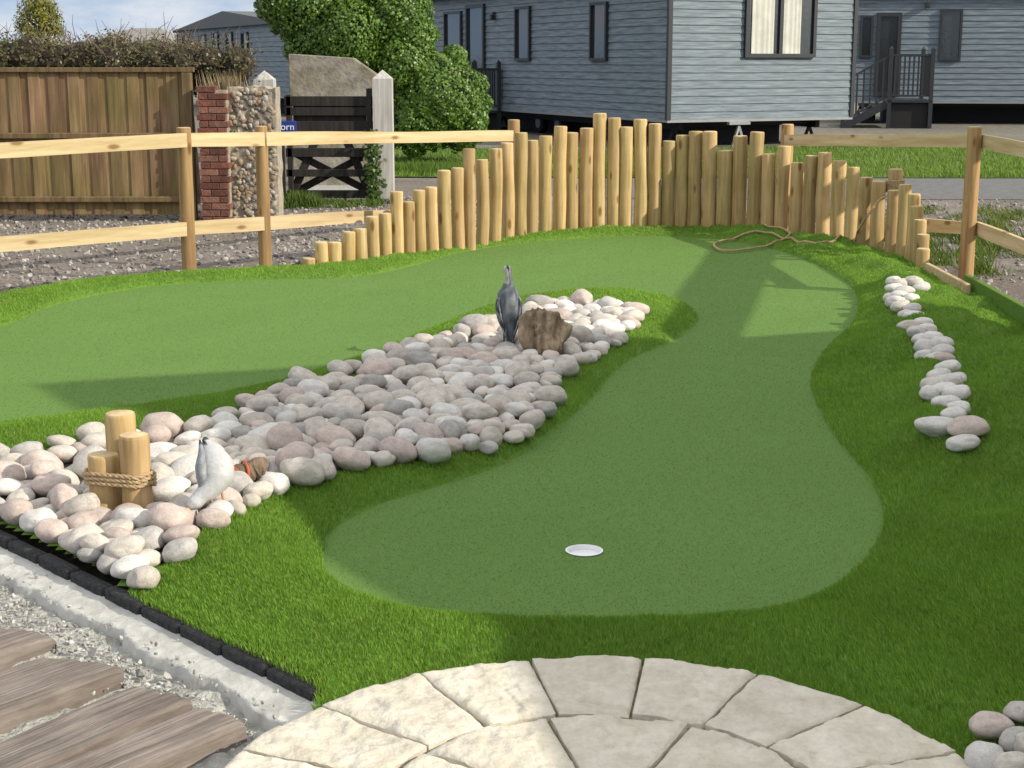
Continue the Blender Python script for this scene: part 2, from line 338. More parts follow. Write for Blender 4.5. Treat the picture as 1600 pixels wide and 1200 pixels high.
def grid(name,Z,keep,mat):
    ny,nx=Z.shape; used=-np.ones((ny,nx),int)
    k=keep
    fm=k[:-1,:-1]&k[1:,:-1]&k[:-1,1:]&k[1:,1:]
    um=np.zeros((ny,nx),bool); um[:-1,:-1]|=fm; um[1:,:-1]|=fm; um[:-1,1:]|=fm; um[1:,1:]|=fm
    used[um]=np.arange(um.sum())
    V=np.stack([GX[um],GY[um],Z[um]],1)
    jj,ii=np.nonzero(fm)
    Fc=np.stack([used[jj,ii],used[jj,ii+1],used[jj+1,ii+1],used[jj+1,ii]],1)
    me=bpy.data.meshes.new(name); me.from_pydata(V.tolist(),[],Fc.tolist()); me.materials.append(mat)
    me.polygons.foreach_set('use_smooth',[True]*len(me.polygons)); me.update()
    o=bpy.data.objects.new(name,me); COL.objects.link(o); return tag(o,kind='structure')
grid('turf_fringe',ZF,(DO<.02)&(DG>-.10)&(DC>-.02),M_turf)
# putting green with a round opening for the cup
hx,hy=gp(906,862); hi_=int(round((hx-X0)/RES)); hj=int(round((hy-Y0)/RES)); hx=gx[hi_]; hy=gy[hj]
kg=(DG<.12)&(DO<0); kk=kg.copy(); kk[hj-2:hj+3,hi_-2:hi_+3]=False
go=grid('putting_green',ZG,kk,M_green)
b=MB(); ring=[]
for t in range(-3,3): ring.append((hi_+t,hj-3))
for t in range(-3,3): ring.append((hi_+3,hj+t))
for t in range(3,-3,-1): ring.append((hi_+t,hj+3))
for t in range(3,-3,-1): ring.append((hi_-3,hj+t))
zc=float(ZG[hj,hi_]); HR=.060
vo=[(gx[i],gy[j],ZG[j,i]) for i,j in ring]
vi=[]
for x,y,z in vo:
    a=math.atan2(y-hy,x-hx); vi.append((hx+HR*math.cos(a),hy+HR*math.sin(a),zc))
n=len(vo); b.add(vo+vi,[[k,(k+1)%n,n+(k+1)%n,n+k] for k in range(n)])
tmp=b.build('patch',M_green,smooth=True)
bm=bmesh.new(); bm.from_mesh(go.data); bm.from_mesh(tmp.data); bmesh.ops.remove_doubles(bm,verts=bm.verts[:],dist=1e-4)
bmesh.ops.recalc_face_normals(bm,faces=bm.faces[:]); bm.to_mesh(go.data); bm.free(); bpy.data.objects.remove(tmp)
go.data.polygons.foreach_set('use_smooth',[True]*len(go.data.polygons))
b=MB(); n=32; r0,r1=HR-.0015,HR-.006
prof=[(HR+.003,.004),(HR-.003,.005),(r1,-.001),(r1,-.012),(.001,-.012)]
vs=[(r*math.cos(2*math.pi*k/n),r*math.sin(2*math.pi*k/n),z) for r,z in prof for k in range(n)]
b.add(vs,[[i*n+k,i*n+(k+1)%n,(i+1)*n+(k+1)%n,(i+1)*n+k] for i in range(len(prof)-1) for k in range(n)])
tag(b.build('golf_cup',M_white,smooth=True,loc=(hx,hy,zc)),'white golf hole cup sunk in the front of the putting green','golf hole')
bedo=grid('stone_bed',ZF+.008,(DB<-.06)&(DO<.0),M_bed)
# ------------------------------------------------------------------ turf blades
def blade_mesh(name,x,y,z,h,wd,lean,cols,flow=0.3):
    Nn=len(x); a=rng.uniform(0,2*np.pi,Nn); la=rng.uniform(0,2*np.pi,Nn)
    fl=1.2*wob(x,y,.8)+2.2
    lx=lean*(np.cos(la)*rng.uniform(.2,1,Nn)+flow*np.cos(fl)); ly=lean*(np.sin(la)*rng.uniform(.2,1,Nn)+flow*np.sin(fl))
    wx=np.cos(a)*wd/2; wy=np.sin(a)*wd/2
    V=np.zeros((Nn,4,3)); 
    V[:,0]=np.stack([x-wx,y-wy,z-.004],1); V[:,1]=np.stack([x+wx,y+wy,z-.004],1)
    V[:,2]=np.stack([x+lx*.5+wx*.7,y+ly*.5+wy*.7,z+h*.62],1); V[:,3]=np.stack([x+lx,y+ly,z+h],1)
    return polys(name,V,M_blade,cols)
nn=4800000
bx=rng.uniform(X0,3.15,nn); by=rng.uniform(2.6,15.4,nn)
acc=rng.random(nn)<np.minimum(1,(4.3/by)**1.6)*1.0
acc&=np.abs(bx)<.36*by+.7
bx=bx[acc]; by=by[acc]
dg=lut(DG,bx,by); db=lut(DB,bx,by); do=lut(DO,bx,by); dc=np.hypot(bx-CC[0],by-CC[1])-CR
k=(dg>.0)&(db>-.05)&(do<.03)&(dc>.004)
fx,fy=bx[k],by[k]; n=len(fx); fz=lut(ZF,fx,fy)
h=.019*rng.uniform(.7,1.15,n)*(1+.12*wob(fx,fy,3)); wd=.0018*np.maximum(1,fy/4.6)*rng.uniform(.8,1.2,n)
t=rng.random(n)[:,None]; s=rng.random(n)[:,None]
cA=np.array((.136,.280,.027)); cB=np.array((.235,.400,.056)); cD=np.array((.35,.40,.11))
cols=cA*(1-t)+cB*t; cols=np.where(s>.95,cD,cols); cols*= (1+.14*wob(fx,fy,1.7))[:,None]
tag(blade_mesh('turf_grass',fx,fy,fz,h,wd,.0110,cols,.5),kind='stuff')
k2=(dg<.0)&(do<0)&(np.hypot(bx-hx,by-hy)>HR+.006)&(rng.random(len(bx))<.5)
qx,qy=bx[k2],by[k2]; n=len(qx); qz=lut(ZG,qx,qy)
t=rng.random(n)[:,None]
cols=np.array((.128,.230,.058))*(1-t)+np.array((.160,.274,.074))*t; cols*=(1+.04*wob(qx,qy,1.1))[:,None]
tag(blade_mesh('short_pile_grass',qx,qy,qz,.0030*rng.uniform(.6,1.2,n),.0024*np.maximum(1,qy/5),.004,cols,.1),kind='stuff')
# ------------------------------------------------------------------ circle of slabs
T9=('first','second','third','fourth','fifth','sixth','seventh','eighth','ninth')
ORD=list(T9)+['tenth','eleventh','twelfth','thirteenth','fourteenth','fifteenth','sixteenth','seventeenth','eighteenth','nineteenth','twentieth']+['twenty-'+q for q in T9]+['thirtieth']+['thirty-'+q for q in T9]+['fortieth']+['forty-'+q for q in T9]
bd=MB(); n=64
bd.add([(CC[0]+(CR-.012)*math.cos(2*math.pi*k/n),CC[1]+(CR-.012)*math.sin(2*math.pi*k/n),.022) for k in range(n)],[list(range(n))])
tag(bd.build('paving_bed',M_joint),kind='structure')
def slab(a0,a1,r0,r1,label,seed):
    nu,nv=48,38; g=.0045
    am=(a0+a1)/2; cx=CC[0]+math.sin(am)*(r0+r1)/2; cy=CC[1]+math.cos(am)*(r0+r1)/2
    b=MB(); vs=[]
    sk=[random.uniform(-.005,.005) for _ in range(4)]; rot=random.uniform(0,3.1); cr_,sr_=math.cos(rot),math.sin(rot)
    for j in range(nv+1):
        for i in range(nu+1):
            fv=j/nv; fu=i/nu
            r=r0+g+(r1-r0-2*g)*fv; ga=(g+sk[0]*fv*.5)/r; aa=a0+ga+(a1-a0-2*ga)*fu
            ex=min(fu,1-fu)*(a1-a0)*r; ey=min(fv,1-fv)*(r1-r0); e=min(ex,ey)
            jx=mn.noise(Vector((aa*9+seed,r*9,seed)))*.006 if e<.001 else 0
            x=CC[0]+math.sin(aa)*(r+jx)-cx; y=CC[1]+math.cos(aa)*(r+jx)-cy
            q=Vector((x*7+seed*3,y*7,seed)); xr=x*cr_-y*sr_; yr=x*sr_+y*cr_
            # riven face: stepped delamination ridges running across the slab
            st=mn.noise(Vector((xr*3.0+seed,yr*11,seed*.7)))*2.4+.4*mn.noise(Vector((x*24,y*24,seed))); st=(math.floor(st)+sm((st-math.floor(st)-.35)/.2))
            z=.045+.006*mn.noise(q)+.0040*float(st)+.0020*mn.noise(q*3.3)+.0012*mn.noise(q*8)
            z-=.008*math.exp(-e/.006)
            vs.append((x,y,z))
    W=nu+1; fs=[[j*W+i,j*W+i+1,(j+1)*W+i+1,(j+1)*W+i][::-1] for j in range(nv) for i in range(nu)]
    per=[i for i in range(W)]+[j*W+nu for j in range(1,nv+1)]+[nv*W+i for i in range(nu-1,-1,-1)]+[j*W for j in range(nv-1,0,-1)]
    o=len(vs); vs+=[(vs[i][0],vs[i][1],-.01) for i in per]; m=len(per)
    fs+=[[per[k],per[(k+1)%m],o+(k+1)%m,o+k] for k in range(m)]
    b.add(vs,fs); ob=b.build('paving_slab',M_slab,smooth=True,loc=(cx,cy,0))
    tag(ob,label,'paving slab','wedge slabs of the stone circle')
for i,a in enumerate(range(-90,91,20)):
    if i>9: break
    slab(R(a),R(a+20),.512,CR,'cream riven wedge slab in outer ring of stone circle, %s from the left'%ORD[i],i+1.3)
for i,a in enumerate((-93,-53,-13,27,67)):
    slab(R(a),R(a+40),.14,.505,'cream riven wedge slab in inner ring of stone circle, %s from the left'%ORD[i],i+31.7)
# ------------------------------------------------------------------ black edging, haunch, rubble, planks
angE=math.atan2(ed[1],ed[0]); LB=.215
s0=-2.0; i=0; blocks=[]
while s0<1.80: blocks.append(s0); s0+=LB
for i,s in enumerate(reversed(blocks)):
    c=E0+ed*(s+LB/2)+en*.024; b=MB(); b.box((0,0,0),(LB-.008,.047,.12))
    o=b.build('edging_block',M_black,bevel=.006,loc=(c[0],c[1],-.032+random.uniform(-.004,.004))); o.rotation_euler=(0,0,angE+random.uniform(-.018,.018))
    tag(o,'black edging block between turf and mortar, %s from the stone circle'%ORD[i],'edging block','black edging blocks in a line')
def strip(name,n0,n1,zf,mat,s0=-2.2,s1=2.3,ns=260,nn_=20):
    b=MB(); vs=[]
    for i in range(ns+1):
        for j in range(nn_+1):
            s=s0+(s1-s0)*i/ns; q=n0(s)+(n1(s)-n0(s))*j/nn_; p=E0+ed*s+en*q
            vs.append((p[0],p[1],zf(s,q,j/nn_)))
    W=nn_+1; b.add(vs,[[i*W+j,i*W+j+1,(i+1)*W+j+1,(i+1)*W+j] for i in range(ns) for j in range(nn_)])
    return tag(b.build(name,mat,smooth=True),kind='structure')
strip('mortar_haunch',lambda s:.042,lambda s:.160+.03*mn.noise(Vector((s*3.5,1,2)))+.022*mn.noise(Vector((s*14,1,2)))+.008*mn.noise(Vector((s*40,1,2))),lambda s,q,f:-.002-.018*f+.004*mn.noise(Vector((s*7,q*12,3)))+.003*mn.noise(Vector((s*30,q*40,3)))-(.06*sm((f-.88)/.12)),M_conc)
strip('rubble_trench',lambda s:.12,lambda s:1.8,lambda s,q,f:-.05+.018*mn.noise(Vector((s*6,q*6,7)))+.012*mn.noise(Vector((s*22,q*22,9)))+.006*mn.noise(Vector((s*50,q*50,9))),M_rub,nn_=90)
pl=[((85,992),.27,2.16,.0),((195,1044),.29,2.16,-.03),((300,1089),.235,2.18,.02),((388,1126),.215,2.12,-.02)]
pnames=['weathered brown plank nearest the left edge of photo beside the mortar','weathered brown plank second from the left with broken tip','weathered brown plank third from the left near the mortar strip','weathered brown plank beside the stone circle, rightmost of the four']
for i,(px,wd_,a,dz) in enumerate(pl):
    tip=Vector(gp(*px,.0)); pdir=Vector((-.60+dz,-.80)); pdir.normalize(); q=Vector((-pdir.y,pdir.x))
    if q.x<0: q=-q
    wd_-=.045; c=tip-q*(wd_/2); L_=1.3; nx_,ny_=110,32; b=MB(); vs=[]
    endj=[.022*mn.noise(Vector((j*.16,i*3.1,4)))+(.05,.09,.03,.02)[i]*(1-j/ny_)**1.5 for j in range(ny_+1)]
    for k in range(nx_+1):
        for j in range(ny_+1):
            fx_=(k/nx_)**1.5
            x=endj[j]*max(0,1-fx_*5)+L_*fx_; y=(j/ny_-.5)*wd_+.008*mn.noise(Vector((x*4,j*10,i)))*(1 if j in(0,ny_) else 0)
            e=min(j,ny_-j)/ny_*wd_
            z=.0+.0025*mn.noise(Vector((x*2.5,y*45,i*5)))+.0022*mn.noise(Vector((x*5,y*110,i*5)))+.004*mn.noise(Vector((x*4,y*4,i*5)))-.010*math.exp(-e/.006)-.010*math.exp(-fx_*L_/.010)
            vs.append((x,y,z))
    W=ny_+1; fs=[[k*W+j,(k+1)*W+j,(k+1)*W+j+1,k*W+j+1] for k in range(nx_) for j in range(ny_)]
    per=[j for j in range(W)]+[k*W+ny_ for k in range(1,nx_+1)]+[nx_*W+j for j in range(ny_-1,-1,-1)]+[k*W for k in range(nx_-1,0,-1)]
    o=len(vs); vs+=[(vs[t_][0],vs[t_][1],-.07) for t_ in per]; m=len(per); fs+=[[per[t_],per[(t_+1)%m],o+(t_+1)%m,o+t_][::-1] for t_ in range(m)]
    b.add(vs,fs); ob=b.build('paving_plank',M_plank,smooth=True,loc=(c.x,c.y,.004*(i%2))); ob.rotation_euler=(0,R(dz*10),math.atan2(pdir.y,pdir.x))
    tag(ob,pnames[i],'plank','weathered planks at the front left')
# loose chips
def chips(name,pts,sizes,mat,colr):
    base=bmesh.new(); bmesh.ops.create_icosphere(base,subdivisions=1,radius=1); bv=np.array([v.co[:] for v in base.verts]); bf=[[v.index for v in f.verts] for f in base.faces]; base.free()
    n=len(pts); V=[]; 
    for p,s in zip(pts,sizes):
        A=rng.normal(size=(3,3)); Q,_=np.linalg.qr(A)
        V.append((bv*(1+.25*rng.normal(size=(len(bv),1)))*np.array((1,.8,.55))*s)@Q+np.array(p))
    Fa=np.array(bf); allV=np.concatenate(V); tri=np.concatenate([Fa+i*len(bv) for i in range(n)])
    c=np.repeat(colr,len(bf),axis=0)
    return polys(name,allV[tri],mat,c)
M_chip=nmat('chip_stone',(.75,.75,.75),(1,1,1),scale=30,rough=.95,bump=.3,attr=True)
n=1300; ss=rng.uniform(-.8,2.2,n); qq=np.clip(.20+.10*rng.random(n)+.05*rng.normal(size=n),.07,.6)
pts=[tuple(E0+ed*a+en*q)+((-.044 if q>.18 else -.008)+.012*rng.random(),) for a,q in zip(ss,qq)]
g=rng.uniform(.26,.56,(n,1)); tag(chips('rubble_chips',pts,rng.uniform(.002,.009,n)*np.where(rng.random(n)>.96,2.4,1),M_chip,g*np.array((1,1.0,.95))),kind='stuff')
n=5200; xs=rng.uniform(-6,.3,n); ys=rng.uniform(11.2,20,n); ok=sdf(xs,ys,OUT)>.08; xs=xs[ok]; ys=ys[ok]; n=len(xs)
x2=rng.uniform(3.2,6.5,1500); y2=rng.uniform(9,19.5,1500); xs=np.concatenate([xs,x2]); ys=np.concatenate([ys,y2]); n=len(xs)
g=rng.uniform(.12,.46,(n,1)); tag(chips('gravel_stones',[(a,q,G0+.008) for a,q in zip(xs,ys)],rng.uniform(.010,.030,n),M_chip,g*np.array((1,.94,.88))),kind='stuff')
# ------------------------------------------------------------------ ornaments standing in the stone bed (positions first: the cobbles leave room)
bolX,bolY=gp(190,780,.115); herX,herY=gp(794,526,.14); drX,drY=gp(850,548,.12); gulX,gulY=gp(332,787,.13); lgX,lgY=gp(388,742,.14)
# ------------------------------------------------------------------ cobbles
PM={}
for cn_,mt in PEB.items():
    PM[cn_]=[]
    for q in range(8):
        bm=bmesh.new(); bmesh.ops.create_icosphere(bm,subdivisions=4,radius=1); sd=Vector((q*13.1+len(PM)*3.7,q*5.3,2.2))
        for v in bm.verts:
            c=v.co.copy(); f=1+.20*mn.noise(c*.8+sd)+.07*mn.noise(c*1.9+sd)+.008*mn.noise(c*6+sd)
            pw=.92; c=Vector([math.copysign(abs(t_)**pw,t_) for t_ in c]); v.co=c*f
        me=bpy.data.meshes.new('cobble'); bm.to_mesh(me); bm.free(); me.materials.append(mt); me.polygons.foreach_set('use_smooth',[True]*len(me.polygons)); PM[cn_].append(me)
hres=.012; bxmin,bxmax,bymin,bymax=-3.4,1.2,4.2,10.6
HX,HY=np.meshgrid(np.arange(bxmin,bxmax,hres),np.arange(bymin,bymax,hres)); HM=lut(ZF,HX,HY)+.002; HB=lut(DB,HX,HY)
lined=(HX-E0[0])*en[0]+(HY-E0[1])*en[1]
HM=np.where(lined>.0,np.maximum(HM,.03),HM); HM=np.where(lined>.05,9,HM)
for (x,y,r) in ((bolX,bolY+.05,.115),(herX,herY,.035),(drX,drY+.05,.10),(gulX,gulY+.02,.03),(lgX,lgY,.03)): HM=np.where(np.hypot(HX-x,HY-y)<r,9,HM)
inview=(np.abs(HX)<.345*HY+.15)
okc=(HB<-.035)&(HM<5)&inview&(lined<-.02); cand=np.argwhere(okc); cellsA=okc.sum()*hres*hres
NS=int(cellsA/.0094)
sizes=np.clip(rng.lognormal(math.log(.061),.21,NS),.042,.09)
sizes[int(NS*.82):]*=.82
stones=[]
for a in sizes:
    b_=a*rng.uniform(.68,.90); c_=a*rng.uniform(.50,.66); best=None
    for tr in range(100):
        j,i=cand[rng.integers(len(cand))]; ph=rng.uniform(0,math.pi)
        rr=int(a/hres)+1; j0,j1,i0,i1=max(j-rr,0),j+rr+1,max(i-rr,0),i+rr+1
        sx_=HX[j0:j1,i0:i1]-HX[j,i]; sy_=HY[j0:j1,i0:i1]-HY[j,i]
        q=((sx_*math.cos(ph)+sy_*math.sin(ph))/a)**2+((-sx_*math.sin(ph)+sy_*math.cos(ph))/b_)**2; m=q<.68
        hh=c_*np.sqrt(np.clip(1-q,0,1)); hmv=HM[j0:j1,i0:i1]; z=float((hmv+hh)[m].max())
        raw=z-c_-float(lut(ZF,HX[j,i],HY[j,i])); sc_=raw+.25*max(0,.16+float(HB[j,i]))*(1 if raw>.02 else 0)
        if best is None or sc_<best[0]: best=(sc_,z,j,i,ph,j0,j1,i0,i1,q,hh)
    sc_,z,j,i,ph,j0,j1,i0,i1,q,hh=best
    if sc_>.052: continue
    z-=.20*c_+.30*max(0,sc_); sub=HM[j0:j1,i0:i1]; mm=q<1; sub[mm]=np.maximum(sub[mm],(z+hh)[mm])
    stones.append((float(HX[j,i]),float(HY[j,i]),z,a,b_,c_,ph))
def vis(s):
    x,y,z,a=s[:4]; 
    return (a/y if abs(x)<.345*y+.05 else a/y*.01)
stones.sort(key=vis,reverse=True)
def zone(x,y):
    d=lambda p,q:math.hypot(x-p,y-q)
    if d(bolX,bolY)<.34: return 'beside the rope-bound posts'
    if d(gulX,gulY)<.26: return 'beside the gull ornament'
    if d(herX,herY)<.3: return 'beside the heron ornament'
    if d(drX,drY)<.36: return 'around the driftwood stump'
    if (x-E0[0])*en[0]+(y-E0[1])*en[1]>-.26: return 'along the black edging'
    if y>9.3: return 'at the far tip of the stone bed'
    db=float(lut(DB,x,y))
    if db>-.16: return 'on the front rim of the stone bed' if float(lut(DB,x+.05,y-.1))>db else 'on the back rim of the stone bed'
    if y<6.3: return 'in the wide near end of the stone bed'
    if y<7.4: return 'in the middle of the stone bed'
    return 'in the narrow far half of the stone bed'
def stone_obj(x,y,z,a,b_,c_,ph,cn_=None,label=None,group=None,tilt=.30):
    cn_=cn_ or random.choices(['cream','white','pinkish','grey'],[.44,.14,.23,.19])[0]
    o=bpy.data.objects.new('cobble',random.choice(PM[cn_])); COL.objects.link(o)
    o.location=(x,y,z); o.rotation_euler=(random.uniform(-tilt,tilt),random.uniform(-tilt,tilt),ph); o.scale=(a,b_,c_)
    sz='large' if a>.070 else ('small' if a<.053 else 'medium')
    tag(o,label(cn_,sz) if label else None,'cobble',group); return o
NIND=248
for s in stones[:NIND]:
    stone_obj(*s,label=lambda c,z_,s=s:'%s %s rounded cobble %s'%(z_,c,zone(s[0],s[1])),group='rounded cobbles heaped in the stone bed')
# the rest, smallest in view, as one mass
bm=bmesh.new()
for s in stones[NIND:]:
    cn_=random.choice(['cream','white','pinkish','grey','cream']); me=PM[cn_][random.randrange(8)]
    o0=len(bm.verts); bm.from_mesh(me); bm.verts.ensure_lookup_table()
    M4=Matrix.Translation(s[:3])@Matrix.Rotation(s[6],4,'Z')@Matrix.Rotation(random.uniform(-.25,.25),4,'X')@Matrix.Diagonal((s[3],s[4],s[5],1))
    for v in bm.verts[o0:]: v.co=M4@v.co
    fi=['cream','white','pinkish','grey'].index(cn_); bm.faces.ensure_lookup_table()
    for f in bm.faces[-len(me.polygons):]: f.material_index=fi; f.smooth=True
if len(stones)>NIND:
    me=bpy.data.meshes.new('cobbles'); bm.to_mesh(me); 
    for q in ['cream','white','pinkish','grey']: me.materials.append(PEB[q])
    o=bpy.data.objects.new('small_cobbles',me); COL.objects.link(o); tag(o,kind='stuff')
bm.free()
for k_,(u,v) in enumerate(sorted(ROW_PX,key=lambda q:q[1])):
    x,y=on_turf(u,v); a=.060*random.uniform(.88,1.15)*(1.30 if v>655 else 1); c_=a*(.6 if v<655 else .48)
    stone_obj(x,y,tz(x,y)+.002+c_*.5,a,a*.78,c_,random.uniform(-.6,.6),random.choices(['cream','white','pinkish'],[.24,.72,.04])[0],
      lambda c,z_,i=k_:'%s cobble in the curving row on the right turf, %s from the palisade end'%(c,ORD[i]),'cobbles in a row on the right turf',tilt=.15)
for i,(u,v,w_) in enumerate([(1548,1137,56),(1592,1128,50),(1540,1180,62),(1592,1162,52),(1578,1192,50),(1622,1180,60),(1630,1140,60),(1500,1215,50)]):
    x,y=gp(u,v,.06); a=w_/2/FL*4.0; c_=a*.66
    stone_obj(x,y,tz(x,y)+.012+c_*.7,a*1.1,a*.85,c_,random.uniform(0,3),['pinkish','cream','white','grey','cream','cream','grey','white'][i],
      lambda c,z_,i=i:'%s cobble in the small heap right of the stone circle, %s from the back left'%(c,ORD[i]),'cobbles in the bottom right corner')
# ------------------------------------------------------------------ rope helper
def rope_mesh(b,pts,r,tw=None,n=7):
    pts=[Vector(p) for p in pts]; tw=tw or r*7.5
    L_=[0]
    for i in range(1,len(pts)): L_.append(L_[-1]+(pts[i]-pts[i-1]).length)
    N_=max(8,int(L_[-1]/(r*1.4))); samp=[]; j=0
    for i in range(N_+1):
        d=L_[-1]*i/N_
        while j<len(L_)-2 and L_[j+1]<d: j+=1
        f=(d-L_[j])/max(1e-9,L_[j+1]-L_[j]); samp.append(pts[j].lerp(pts[j+1],f))
    side=None; frames=[]
    for i,p in enumerate(samp):
        t=(samp[min(i+1,N_)]-samp[max(i-1,0)]).normalized()
        r0=side if side is not None else (Vector((0,0,1)) if abs(t.z)<.9 else Vector((1,0,0)))
        side=(r0-t*r0.dot(t)).normalized(); frames.append((side,t.cross(side)))
    for k in range(3):
        st=[]
        for i,p in enumerate(samp):
            a=2*math.pi*(k/3+(L_[-1]*i/N_)/tw); s_,o_=frames[i]; st.append(p+s_*(math.cos(a)*r*.5)+o_*(math.sin(a)*r*.5))
        b.tube(st,r*.56,n=n)
def log_mesh(h,r,seed,n=18,z0=-.12,bend=.008):
    b=MB(); zs=[z0]+[h*t/8 for t in range(0,8)]+[h-.012,h-.003,h]; 
    pts=[]; rad=[]
    for z in zs:
        pts.append((bend*mn.noise(Vector((z*1.5,seed,1))),bend*mn.noise(Vector((z*1.5,seed,7))),z))
        q=r*(1.02-.03*z)*(1+.035*mn.noise(Vector((z*4,seed,3)))); rad.append(q)
    rad[-1]*=.90; rad[-2]*=.965
    b.tube(pts,rad,n=n,mi=0,capmi=1,ref=(1,0,0)); return b
# rope-bound posts
t=thing('mooring_posts','three short sawn posts of stepped height bound with rope among the cobbles','mooring posts',(bolX,bolY,.05))
def hpx(u,v,Y): return at(u,v,Y).z
ps=[(186,645,.052,'tallest post at the back of the bundle'),(210,679,.051,'middle height post at the right of the bundle'),(161,709,.053,'shortest post at the left of the bundle')]
py=[bolY+.115,bolY-.005,bolY+.03]
for (u,v,r,lb),yy in zip(ps,py):
    p=at(u,v,yy); o=log_mesh(p.z-.05,r,u,n=24).build('post',[M_log,M_end],t,smooth=True,loc=(p.x-bolX,yy-bolY,0)); o['label']=lb
cen=[((at(u,v,yy).x-bolX),yy-bolY,r) for (u,v,r,_l),yy in zip(ps,py)]
def hull(grow,na=60):
    out=[]
    for k in range(na):
        a=2*math.pi*k/na; d=Vector((math.cos(a),math.sin(a))); best=max(cen,key=lambda c:c[0]*d.x+c[1]*d.y+c[2])
        out.append((best[0]+d.x*(best[2]+grow),best[1]+d.y*(best[2]+grow)))
    return out
b=MB(); hp=hull(.009); zr=hpx(190,763,bolY-.05)-.05; loop=[]
for turn in range(3):
    for k in range(60): loop.append((hp[k][0],hp[k][1],zr+.0155*(turn+k/60)+.003*math.sin(k*.5)))
rope_mesh(b,loop,.0085); b.build('rope',M_rope,t,smooth=True)
# heron ornament
t=thing('heron_ornament','slate blue heron ornament standing upright with its back turned, beside driftwood','heron ornament',(herX,herY,.125))
t.rotation_euler=(0,0,R(8)); t.scale=(1.08,1.05,.98)
def hc(tt,a):
    q=.5+.5*mn.noise(Vector((math.cos(a)*3,math.sin(a)*3,tt*14)))*1.8; q=min(1,max(0,q))
    if tt<.55: return tuple(np.array((.028,.036,.05))*(1-q)+np.array((.15,.175,.195))*q)
    if tt<.82: return (.40,.40,.38) if math.cos(a)<-.1 else tuple(np.array((.05,.06,.075))*(1-q)+np.array((.2,.21,.22))*q)
    return (.03,.035,.045) if math.sin(a)*1>-.3 else (.5,.5,.48)
sp_=catmull([(0,-.062,.005),(0,-.055,.06),(0,-.035,.13),(0,-.012,.20),(.002,.004,.255),(.004,.012,.295),(.005,.006,.33),(.003,.006,.362),(0,.022,.385),(0,.05,.386),(0,.068,.382)],3,False)
rk=[.012,.034,.054,.060,.053,.030,.019,.0165,.0215,.0185,.009]; rr=np.interp(np.linspace(0,10,len(sp_)),range(11),rk)
b=MB(); b.tube(sp_,[(q,q*.92) for q in rr],n=28,ref=(1,0,0),colf=hc); b.build('body',M_bird,t,smooth=True)
for sgn in (-1,1):
    b=MB(); wp=catmull([(sgn*.038,.010,.262),(sgn*.054,-.02,.205),(sgn*.047,-.045,.13),(sgn*.024,-.066,.055),(sgn*.008,-.074,-.01)],6,False); wr=np.interp(np.linspace(0,4,len(wp)),range(5),[.010,.030,.034,.024,.004])
    def wc(tt,a):
        q=mn.noise(Vector((math.cos(a)*4+sgn,math.sin(a)*4,tt*11)))
        return (.38,.39,.40) if q>.28 and tt>.15 else ((.022,.028,.04) if q<0 else (.065,.088,.115))
    b.tube(wp,[(q*.42,q) for q in wr],n=30,ref=(1,0,0),colf=wc); b.build('wing',M_bird,t,smooth=True)
    b=MB(); b.tube([(sgn*.018,.0,.11),(sgn*.02,.004,.03),(sgn*.022,0,-.09)],.0045,n=8,colf=lambda a,c:(.10,.09,.06)); b.build('leg',M_bird,t,smooth=True)
b=MB(); b.tube([(0,.06,.382),(0,.10,.378),(0,.145,.372)],[.0085,.006,.001],n=10,colf=lambda a,c:(.5,.36,.08)); b.build('beak',M_bird,t,smooth=True)
b=MB(); b.tube([(0,.028,.402),(0,-.005,.398),(0,-.03,.382)],[.007,.006,.001],n=8,colf=lambda a,c:(.02,.02,.03)); b.build('crest',M_bird,t,smooth=True)
# driftwood: one weathered lump with grain, hollows and unequal knobs
bm=bmesh.new(); bmesh.ops.create_icosphere(bm,subdivisions=6,radius=1); vs=[]
def gs(p,c,w): return math.exp(-((p-Vector(c).normalized()).length/w)**2)
for v in bm.verts:
    p=v.co.copy(); f=.97+.28*mn.noise(p*1.3+Vector((7.2,1,0)))-.16*abs(mn.noise(Vector((p.x*3,p.y*3,p.z*1.2+p.x*2))+Vector((4,3,1))))+.08*mn.noise(Vector((p.x*7,p.y*7,p.z*2.8)))+.035*mn.noise(p*14)
    f+=.26*gs(p,(-.70,-.1,.66),.34)+.16*gs(p,(.5,-.2,.8),.26)+.26*gs(p,(.95,-.1,.30),.30)-.30*gs(p,(.05,-.6,.75),.22)-.20*gs(p,(-.5,-.75,.1),.18)-.18*gs(p,(.55,-.8,.0),.2)+.20*gs(p,(.3,-.5,-.8),.5)
    vs.append((p.x*f*.124,p.y*f*.095+.05,p.z*f*.142+.066))
b=MB(); b.add(vs,[[v.index for v in f.verts] for f in bm.faces]); bm.free()
o=b.build('driftwood_stump',M_bark,smooth=True,loc=(drX,drY,.12)); tag(o,'gnarled brown driftwood stump among cobbles right of the heron ornament','driftwood')
